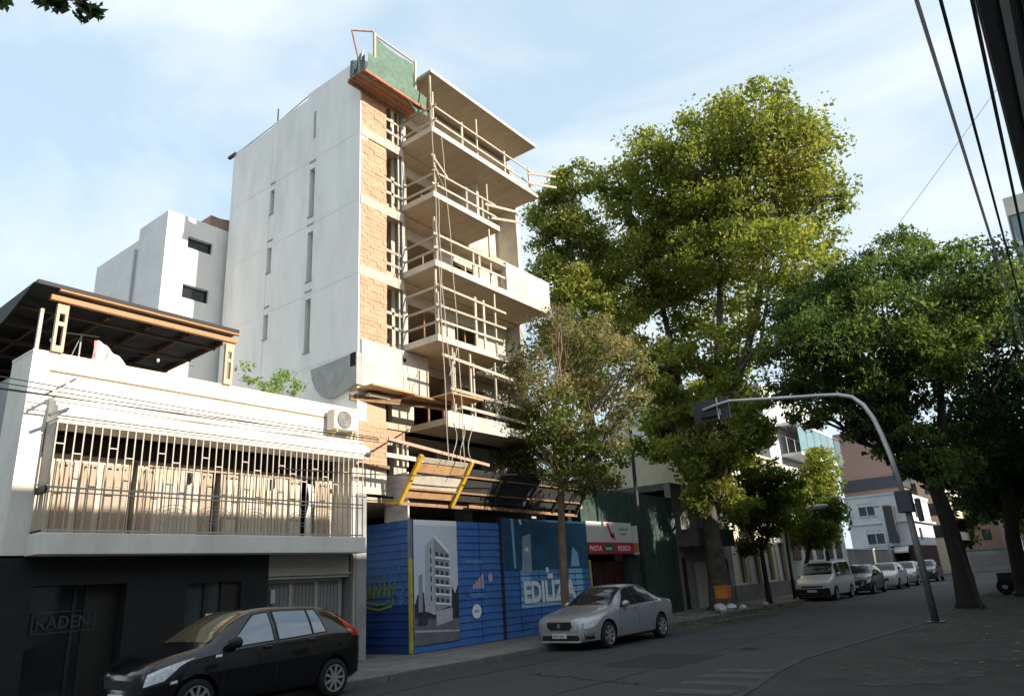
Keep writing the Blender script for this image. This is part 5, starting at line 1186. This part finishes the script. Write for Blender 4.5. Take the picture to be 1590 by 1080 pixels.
van = [(0, .26, .72, .58, .78, .50), (.06, .22, .78, .74, .86, .60), (.3, .2, .88, .84, .96, .68), (.8, .2, 1.0, .88, 1.08, .74), (1.1, .2, 1.04, .895, 1.22, .74), (1.6, .2, 1.08, .90, 1.70, .70), (2.0, .2, 1.10, .90, 1.80, .72), (3.0, .2, 1.10, .90, 1.82, .73), (4.1, .2, 1.10, .90, 1.81, .73), (4.33, .24, 1.08, .88, 1.70, .70), (4.40, .3, 1.0, .82, 1.5, .62)]
car('parked_van', (-10.9, 37.3, 0), R_(-1), 'pale grey van with black bumper parked beyond the trees', 'cars parked along the left kerb', 'paint_white', van, (.85, 3.5), .31,
    [(1.35, 2.1, 1.62, 2.08), (2.2, 3.1, 2.2, 3.1), (3.2, 4.0, 3.2, 4.0)], (1.05, 1.66), (4.15, 4.36),
    dict(mirror=1.5, lights=[('headlight', 'lamp_clear', .07, .34, 5.0, 5.9, .09, .4)], boxes=[('bumper', 'trim', (-.80, .80, -.03, .15, .24, .60), .04), ('number_plate', 'plate', (-.22, .22, -.05, -.03, .42, .53), .004), ('grille', 'trim', (-.5, .5, -.012, .05, .63, .70), .01)]), rim_kind=7, cat='van')
def small(loc, lab, paint, rz=0, pale=False):
    car('parked_car', loc, rz, lab, 'cars parked along the left kerb', paint, H2, (.88, 3.40), .30, [(1.33, 2.17, 1.90, 2.15), (2.28, 3.30, 2.26, 3.16)], (1.10, 1.88), (3.42, 3.86),
        dict(mirror=1.46, lights=[('headlight', 'lamp_clear', .18, .40, 4.3, 5.8, .22, .80)], boxes=[('grille', 'trim', (-.42, .42, .118, .18, .53, .66), .01), ('number_plate', 'plate', (-.22, .22, .10, .13, .36, .47), .005)]), rim_kind=7)
small((-10.4, 43.0, 0), 'dark parked car hidden behind the pale grey van', 'paint_dark')
small((-10.2, 48.8, 0), 'white parked car behind the dark one, left of the pole', 'paint_white')
small((-10.1, 54.2, 0), 'grey parked car beside the pole, behind the white one', 'paint_silver')
small((-10.0, 61.5, 0), 'dark blue parked car farthest along the left kerb', 'paint_dark')
small((-2.6, 58.0, .1), 'blue car parked far behind the right tree trunk', 'paint_blue')
# ------------------------------------------------------------------ trees
def leaves(name, parent, blobs, count, size, m_, seed, droop=.25, sub=14, spread=.30, shell=.55, aspect=.62, lift=.25):
    R = np.random.default_rng(seed)
    vol = np.array([b[3] ** 2.3 for b in blobs]); vol /= vol.sum()
    C_ = []; 
    for b, v in zip(blobs, vol):
        n = int(count * v)
        if n < 4: continue
        ns = max(5, int(sub * (b[3] / 1.2) ** 1.3))
        d = R.normal(size=(ns, 3)); d /= np.linalg.norm(d, axis=1, keepdims=True)
        sc = d * (b[3] * (shell + (1.08 - shell) * R.random((ns, 1)))) * np.array([1, 1, .85])
        k = R.integers(0, ns, n)
        p = sc[k] + np.clip(R.normal(size=(n, 3)), -1.7, 1.7) * b[3] * spread * np.array([1, 1, .62]) * (.6 + .6 * R.random((ns, 1)))[k]
        C_.append(p + np.array(b[:3]))
    P = np.concatenate(C_); n = len(P)
    nr = R.normal(size=(n, 3)) * np.array([1, 1, .8]) + np.array([0, 0, lift]); nr /= np.linalg.norm(nr, axis=1, keepdims=True)
    a = np.cross(nr, R.normal(size=(n, 3))); a[:, 2] -= droop; a -= nr * (a * nr).sum(1, keepdims=True); a /= np.linalg.norm(a, axis=1, keepdims=True)
    b = np.cross(nr, a); s = size * (.45 + 1.05 * R.random((n, 1)) ** 1.6)
    cup = nr * s * .12
    V = np.stack([P - a * s * .5, P + b * s * aspect * .5 - cup, P + a * s * .55, P - b * s * aspect * .5 - cup], 1).reshape(-1, 3)
    if parent:
        t = Vector((0, 0, 0)); q = parent
        while q: t += Vector(q.location); q = q.parent
        V = V - np.array(t)
    me = bpy.data.meshes.new(name); me.vertices.add(4 * n); me.vertices.foreach_set('co', V.astype('f').ravel())
    me.loops.add(4 * n); me.loops.foreach_set('vertex_index', np.arange(4 * n, dtype='i'))
    me.polygons.add(n); me.polygons.foreach_set('loop_start', np.arange(0, 4 * n, 4, dtype='i')); me.polygons.foreach_set('loop_total', np.full(n, 4, 'i'))
    me.update(calc_edges=True); me.materials.append(MATS[m_])
    o = bpy.data.objects.new(name, me); COL.objects.link(o)
    if parent: o.parent = parent
    return o
def wobble(a, b, n, amp, r):
    a, b = Vector(a), Vector(b); L = (b - a).length; o = []
    for k in range(n + 1):
        t = k / n; p = a.lerp(b, t); s = math.sin(t * math.pi)
        p += Vector((r.uniform(-1, 1), r.uniform(-1, 1), r.uniform(-.4, .9))) * amp * L * s; o.append(p)
    return o
def tree(name, label, cat, trunk, radii, crowns, bark, limb_r=.09, seed=1, group=None, forks=()):
    """trunk: list of points; crowns: list of (blobs, count, size, material, opts)"""
    r = random.Random(seed); t = thing(name, trunk[0], label, cat, group)
    m = MB()
    b0 = Vector(trunk[0]); root = [b0 + Vector((0, 0, -.05)), b0 + Vector((0, 0, .15))] + [Vector(p) for p in trunk[1:]]
    m.tube(root, [radii[0] * 1.45, radii[0] * 1.08] + list(radii[1:]), 14); tr = part(t, 'trunk', m, bark, True)
    top = Vector(trunk[-1]); starts = [top] + [Vector(f[-1]) for f in forks]
    for f in forks:
        m = MB(); n_ = len(f); m.tube(f, [radii[-1] * (.80 - .5 * k / n_) for k in range(n_)], 9); part(tr, 'limb', m, bark, True)
    m = MB()
    for blobs, *_ in crowns:
        for b in blobs:
            c = Vector(b[:3]); s = min(starts, key=lambda q: (q - c).length + max(0, q.z - c.z) * 2)
            L = (c - s).length; r0 = min(radii[-1] * .7, limb_r * (.5 + L * .12))
            pts = wobble(s, c, 5, .07, r); m.tube(pts, [r0 * (1 - .75 * k / 5) for k in range(6)], 6)
            for _ in range(5):
                d = Vector((r.uniform(-1, 1), r.uniform(-1, 1), r.uniform(-.5, 1))).normalized() * b[3] * .95
                q0 = pts[-1 - r.randint(0, 2)]; m.tube(wobble(q0, c + d, 3, .06, r), [r0 * .26, r0 * .2, r0 * .13, r0 * .06], 4)
    part(tr, 'branches', m, bark, True)
    for k, (blobs, count, size, lm, opt) in enumerate(crowns): leaves('crown', t, blobs, count, size, lm, seed * 7 + k, **opt)
    return t
PL1 = [(-8.08, 31.17, 22.23, 2.07), (-7.26, 33.31, 21.09, 2.3), (-10.14, 32.09, 23.0, 2.0), (-6.9, 33.73, 18.58, 1.9), (-8.97, 33.88, 19.85, 2.67), (-10.55, 29.96, 20.05, 1.99), (-12.76, 29.59, 21.58, 1.64), (-16.2, 32.5, 22.2, 1.6), (-13.56, 32.83, 19.51, 1.97), (-11.57, 33.97, 17.87, 2.31), (-8.06, 30.55, 14.78, 2.01), (-6.96, 33.94, 16.07, 1.42), (-17.66, 33.16, 16.73, 1.64), (-15.13, 34.69, 17.58, 2.04), (-12.47, 34.2, 14.92, 2.27), (-8.52, 29.95, 12.57, 1.34), (-18.2, 34.0, 14.3, 1.5), (-14.64, 33.64, 13.21, 1.56), (-11.45, 31.61, 11.29, 1.58), (-10.19, 29.72, 8.83, 1.22), (-14.29, 35.56, 10.32, 1.28), (-5.75, 32.81, 17.74, 0.83), (-13.93, 34.53, 7.4, 1.36), (-12.6, 34.6, 5.83, 1.2), (-16.65, 34.5, 11.34, 1.07), (-16.5, 33.5, 19.4, 1.9), (-12.0, 32.5, 20.0, 1.6), (-9.6, 32.0, 16.8, 1.6), (-12.3, 31.12, 20.02, 1.55), (-14.03, 30.89, 19.86, 1.46), (-15.58, 31.41, 22.29, 1.17), (-11.74, 30.98, 16.17, 1.57), (-14.36, 30.82, 17.0, 1.41), (-9.47, 31.42, 17.25, 1.57), (-15.04, 32.35, 15.15, 1.38), (-17.8, 32.14, 17.44, 1.26)]
PL3 = [(-15.6, 33.2, 9.2, 1.1), (-14.7, 31.6, 7.6, 1.0), (-13.2, 32.6, 8.8, 1.1), (-12.0, 32.0, 6.9, .9), (-12.2, 33.2, 9.6, 1.2), (-10.9, 31.2, 9.9, 1.1), (-10.4, 31.0, 7.2, .8), (-13.4, 30.3, 11.2, 1.2), (-14.9, 31.5, 10.6, 1.1), (-13.38, 29.52, 9.15, 1.2), (-15.33, 31.21, 7.9, 1.02), (-12.99, 29.29, 6.71, 1.17), (-12.21, 29.6, 5.73, 1.1), (-10.36, 29.2, 6.57, 1.13), (-12.67, 29.57, 4.61, 0.8), (-11.2, 30.0, 4.2, 0.8), (-9.57, 29.48, 7.83, 0.91), (-14.38, 30.48, 11.43, 1.11), (-11.87, 30.06, 8.35, 1.19)]
fk = [[(-12.85, 30.9, 4.6), (-13.4, 31.6, 7.2), (-14.2, 32.6, 11), (-14.8, 33.2, 15.5)], [(-12.85, 30.9, 4.6), (-12.3, 31.4, 8), (-11.6, 32.2, 12.5), (-11.0, 32.6, 17)], [(-12.85, 30.9, 4.2), (-11.6, 30.8, 7.5), (-9.8, 31.0, 11.5), (-8.5, 32, 16)]]
tree('plane_tree', 'huge plane tree with mottled trunk and sunlit yellow green crown in the middle', 'tree', [(-12.75, 30.7, .115), (-12.78, 30.75, 1.5), (-12.82, 30.8, 3.0), (-12.85, 30.9, 4.6)], [.52, .44, .36, .30],
     [(PL1, 92000, .21, 'leaf_plane', dict(spread=.23, sub=11, shell=.62)), (PL1[::2] + PL1[1::3], 15000, .23, 'leaf_plane', dict(spread=.26, sub=9, shell=.6)), (PL3, 30000, .20, 'leaf_plane', dict(spread=.27))], 'bark_plane', .16, 3, forks=fk)
PL2 = [(-17.0, 28.9, 21.5, 1.25), (-18.0, 29.0, 20.3, 1.4), (-19.0, 29.4, 19.6, 1.5), (-17.2, 29.3, 18.6, 1.7), (-18.8, 29.8, 16.8, 1.8), (-17.3, 29.5, 15.9, 1.6), (-16.2, 29.3, 14.0, 1.5), (-18.4, 30, 13.5, 1.7), (-15.7, 28.9, 12.3, 1.1), (-17.5, 29.5, 11.4, 1.5)]
tree('plane_tree', 'leafy green tree close behind the right edge of the tall unfinished building', 'tree', [(-18.5, 31, .115), (-18.3, 30.6, 4), (-18.0, 30, 9.5)], [.4, .34, .28],
     [(PL2, 36000, .195, 'leaf_plane', dict(spread=.26, sub=12, shell=.62))], 'bark_plane', .12, 5)
RT = [(-3.16, 30.53, 13.11, 1.18), (-3.94, 27.37, 11.79, 1.33), (-2.15, 29.81, 11.99, 1.43), (-0.77, 27.67, 10.61, 1.31), (-5.75, 30.61, 12.54, 1.34), (-7.08, 30.27, 11.95, 1.33), (-6.89, 25.58, 9.13, 1.12), (-5.2, 25.82, 9.0, 1.6), (-3.56, 26.3, 9.39, 1.62), (-2.97, 30.79, 9.85, 1.59), (-7.82, 27.62, 8.24, 0.93), (-6.82, 28.76, 8.23, 1.23), (-4.88, 26.81, 7.48, 1.38), (-3.68, 28.04, 7.44, 1.3), (-2.87, 27.32, 7.82, 1.02), (-4.45, 27.11, 5.84, 1.0), (-3.81, 28.51, 5.22, 1.1), (-5.47, 28.51, 6.43, 0.66), (-3.0, 30.43, 5.53, 1.11), (-1.44, 29.09, 10.02, 1.37), (-5.0, 28.4, 10.8, 1.7), (-6.6, 28.0, 10.4, 1.4), (-2.4, 28.0, 8.6, 1.3), (-5.21, 27.24, 6.33, 0.76), (-4.24, 27.34, 5.61, 0.88), (-3.4, 26.64, 4.86, 0.78), (-4.51, 28.11, 7.03, 1.05), (-5.3, 26.41, 7.03, 0.87), (-6.73, 26.74, 6.89, 0.71), (-2.76, 26.25, 4.22, 0.84)]
tree('street_tree', 'broad dark green tree with a thick dark trunk on the right pavement', 'tree', [(-3.42, 28.0, .10), (-3.40, 28.0, 1.4), (-3.45, 28.05, 2.8), (-3.60, 28.1, 4.0)], [.33, .27, .25, .22],
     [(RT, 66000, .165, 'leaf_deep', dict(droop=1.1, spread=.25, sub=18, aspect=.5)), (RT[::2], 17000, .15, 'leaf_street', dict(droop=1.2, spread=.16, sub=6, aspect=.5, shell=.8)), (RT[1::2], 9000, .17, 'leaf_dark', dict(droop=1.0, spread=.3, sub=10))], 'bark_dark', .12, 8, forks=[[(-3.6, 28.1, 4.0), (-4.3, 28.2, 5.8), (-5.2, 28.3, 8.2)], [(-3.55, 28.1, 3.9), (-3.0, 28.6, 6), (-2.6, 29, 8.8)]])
m = MB(); m.bar((-2.98, 26.9, .1), (-3.3, 27.8, 2.2), .10, .12)
solo('leaning_plank', m, 'bark_dark', 'dark plank leaning on the trunk of the broad right tree', 'plank')
RT2 = [(-0.73, 35.57, 12.18, 2.01), (-0.36, 35.14, 9.65, 1.95), (-2.07, 35.95, 8.51, 1.65), (-0.94, 34.03, 6.88, 1.86), (-2.01, 30.98, 5.67, 1.55), (-1.5, 35.16, 4.78, 1.75), (-2.74, 35.79, 4.46, 1.3), (0.3, 33.41, 12.0, 1.27), (-1.6, 33.5, 10.6, 1.6)]
tree('street_tree', 'dark tree at the right edge of the picture behind the white cart', 'tree', [(-2.25, 34.2, .10), (-2.2, 34.2, 2.2), (-1.9, 34.3, 4.4)], [.30, .25, .22],
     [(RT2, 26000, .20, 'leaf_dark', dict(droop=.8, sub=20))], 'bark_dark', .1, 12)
TH = [(-12.13, 19.68, 9.57, 0.99), (-12.39, 18.08, 8.81, 0.83), (-11.37, 20.06, 9.23, 0.99), (-10.08, 19.24, 7.86, 0.82), (-13.68, 18.31, 8.05, 0.75), (-11.93, 17.6, 7.33, 0.89), (-12.08, 20.13, 7.81, 0.99), (-11.17, 20.57, 7.04, 0.87), (-9.3, 17.9, 6.2, 0.55), (-14.4, 19.0, 7.0, 0.7), (-13.32, 18.71, 6.3, 0.85), (-11.32, 17.88, 5.86, 0.88), (-10.53, 18.34, 5.39, 0.68), (-14.6, 18.9, 5.9, 0.7), (-13.9, 19.2, 5.3, 0.7), (-11.44, 17.54, 4.69, 0.67), (-11.47, 19.37, 4.55, 0.61), (-11.21, 17.54, 9.45, 0.5)]
tt = tree('rusty_tree', 'slim brown trunked tree with sparse rusty leaves in front of the hoarding', 'tree', [(-12.4, 18.4, .115), (-12.42, 18.42, 1.5), (-12.38, 18.45, 3.1), (-12.32, 18.5, 4.5)], [.14, .12, .115, .10],
     [(TH, 20000, .115, 'leaf_rust', dict(sub=12, spread=.34)), (TH, 3500, .12, 'leaf_street', dict(sub=10, spread=.34)), (TH[9:17], 7000, .12, 'leaf_street', dict(sub=14, spread=.36))], 'bark_brown', .06, 21)
m = MB(); r7 = random.Random(4)
for b in TH:
    for _ in range(16):
        c = Vector(b[:3]) + Vector((r7.uniform(-1, 1), r7.uniform(-1, 1), r7.uniform(-1, .4))) * b[3] * .7
        d = Vector((r7.uniform(-.7, .7), r7.uniform(-.7, .7), r7.uniform(.2, 1.1))) * b[3]; m.tube([c, c + d * .5 + Vector((r7.uniform(-.06, .06), r7.uniform(-.06, .06), 0)), c + d], [.012, .009, .004], 3)
part(tt, 'twigs', m, 'twig', kind='stuff')
S1 = [(-11.54, 34.44, 5.79, 0.99), (-12.43, 33.66, 4.34, 1.14), (-11.29, 34.76, 4.27, 1.16), (-12.47, 34.96, 3.19, 0.94), (-10.46, 34.01, 5.02, 0.9)]
tree('street_tree', 'small round green tree right of the big plane trunk', 'tree', [(-11.95, 34.2, .115), (-11.95, 34.2, 1.2), (-11.95, 34.2, 2.4)], [.13, .11, .10], [(S1, 14000, .16, 'leaf_street', dict(sub=18))], 'bark_dark', .06, 31, 'small trees along the left kerb')
S2 = [(-10.56, 41.0, 6.5, 1.23), (-11.09, 39.62, 5.11, 1.12), (-10.3, 39.4, 4.61, 1.0), (-11.3, 40.2, 3.47, 1.0), (-10.8, 39.9, 3.2, 0.8)]
tree('street_tree', 'small yellow topped tree beside the pale grey van', 'tree', [(-11.8, 39.0, .115), (-11.6, 39.1, 1.4), (-11.2, 39.4, 2.8)], [.13, .11, .10], [(S2[:2], 7000, .17, 'leaf_plane', dict(sub=18)), (S2[2:], 8000, .17, 'leaf_street', dict(sub=18))], 'bark_dark', .06, 33, 'small trees along the left kerb')
S3 = [(-12.5, 46.4, 5.2, 1.4), (-12.9, 46.8, 3.9, 1.4), (-12.0, 45.8, 4.2, 1.2)]
tree('street_tree', 'dark green tree right behind the pale grey van', 'tree', [(-12.3, 46.2, .115), (-12.3, 46.2, 1.2), (-12.3, 46.3, 2.4)], [.14, .12, .1], [(S3, 11000, .2, 'leaf_deep', dict(sub=18))], 'bark_dark', .06, 35, 'small trees along the left kerb')
for k, (x, y, s, mm_, lab) in enumerate(((-1.6, 40, .9, 'leaf_dark', 'low dark tree right behind the white cart'), (-2.9, 47, 1.0, 'leaf_dark', 'third tree along the right pavement, behind the white cart'), (-3.0, 60, 1.1, 'leaf_deep', 'tree behind the blue car on the right side'), (-3.0, 78, 1.2, 'leaf_deep', 'far tree on the right pavement before the street end'), (-11.6, 108, 1.2, 'leaf_street', 'far tree on the left pavement before the brown block'), (-3.5, 115, 1.5, 'leaf_deep', 'farthest tree on the right pavement'), (-10.5, 140, 1.6, 'leaf_street', 'tree closing the left of the street end'))):
    r8 = random.Random(50 + k); bl_ = [(x + r8.uniform(-1.6, 1.6) * s, y + r8.uniform(-1.6, 1.6) * s, 2.6 + s * r8.uniform(1.2, 5.2), s * r8.uniform(1.0, 1.6)) for _ in range(8)]
    tree('street_tree', lab, 'tree', [(x, y, .1), (x + .05, y, 1.5), (x + .1, y, 3.2)], [.2 * s, .17 * s, .15 * s], [(bl_, 9000, .26 * s, mm_, dict(sub=18))], 'bark_dark', .07, 60 + k)
# potted tree on the terrace
pt_ = thing('terrace_tree', (-15.45, 10.3, 6.1), 'small light green tree in a pot behind the white parapet', 'potted tree')
m = MB(); m.lathe([(0, 0), (.16, 0), (.21, .32), (.18, .32), (.17, .28), (0, .28)], (-15.45, 10.3, 6.1), 14); part(pt_, 'pot', m, 'pot', True)
TB = [(-15.45, 9.62, 6.95, .26), (-15.4, 9.95, 6.72, .24), (-15.5, 10.3, 6.95, .28), (-15.45, 10.65, 7.02, .28), (-15.4, 10.95, 6.78, .24), (-15.5, 11.05, 7.05, .16), (-15.4, 10.3, 6.62, .22)]
m = MB(); r9 = random.Random(9)
m.tube([(-15.45, 10.3, 6.3), (-15.45, 10.32, 6.6)], .025, 6)
for b in TB: m.tube(wobble((-15.45, 10.32, 6.55), b[:3], 4, .06, r9), [.014, .012, .010, .007, .004], 5)
part(pt_, 'stem', m, 'twig', True)
leaves('foliage', pt_, TB, 900, .085, 'leaf_young', 77, sub=9, spread=.42)
# branch of a pavement tree reaching in at the upper left
nb = tree('street_tree', 'tree beyond the left frame edge whose leafy twig hangs into the upper left corner', 'tree', [(-11.9, -3.2, .115), (-11.9, -3.1, 4), (-11.8, -2.6, 8.2)], [.22, .18, .15],
     [([(-11.5, -.6, 11.8, .8), (-11.2, .6, 11.6, .6), (-11.6, -2.0, 12.5, 1.4)], 2600, .20, 'leaf_dark', dict(sub=12))], 'bark_dark', .08, 71)
m = MB(); m.tube([(-11.6, -.6, 11.6), (-11.2, 1.0, 11.2), (-11.0, 2.4, 10.9), (-10.95, 3.4, 11.15)], [.035, .025, .015, .006], 6); part(nb, 'limb', m, 'bark_dark', True)
leaves('twig_leaves', nb, [(-11.05, 2.25, 10.75, .24), (-11.0, 2.75, 10.85, .22), (-10.98, 3.2, 11.05, .22), (-10.97, 3.55, 11.1, .16), (-11.05, 2.35, 10.5, .12), (-11.0, 3.5, 11.4, .2), (-11, 2.9, 11.15, .2)], 230, .24, 'leaf_dark', 78, sub=6, spread=.34)
# fallen leaves along the left kerb
R = np.random.default_rng(5); m = MB()
for k in range(900):
    y = R.uniform(22, 40); x = -11.15 + abs(R.normal()) * .5 if R.random() < .4 else R.uniform(-13.8, -11.5); z = .006 if x > -11.28 else .121
    if -11.47 < x < -11.27: continue
    a = R.uniform(0, 6.28); s = R.uniform(.04, .1); c, d = math.cos(a) * s, math.sin(a) * s
    m.face([(x - c, y - d, z), (x + d * .6, y - c * .6, z + .02), (x + c, y + d, z + .004), (x - d * .6, y + c * .6, z + .015)])
for k in range(260):
    y = R.uniform(12, 34); x = R.uniform(-3.6, -.4); z = .106; a = R.uniform(0, 6.28); s = R.uniform(.025, .06); c, d = math.cos(a) * s, math.sin(a) * s
    m.face([(x - c, y - d, z), (x + d * .6, y - c * .6, z + .02), (x + c, y + d, z + .004), (x - d * .6, y + c * .6, z + .015)])
o_ = put('fallen_leaves', m.mesh('fallen_leaves', 'leaf_rust', fix=False)); tag(o_, 'fallen brown leaves scattered on both pavements and along the left kerb', 'fallen leaves', None, 'stuff')
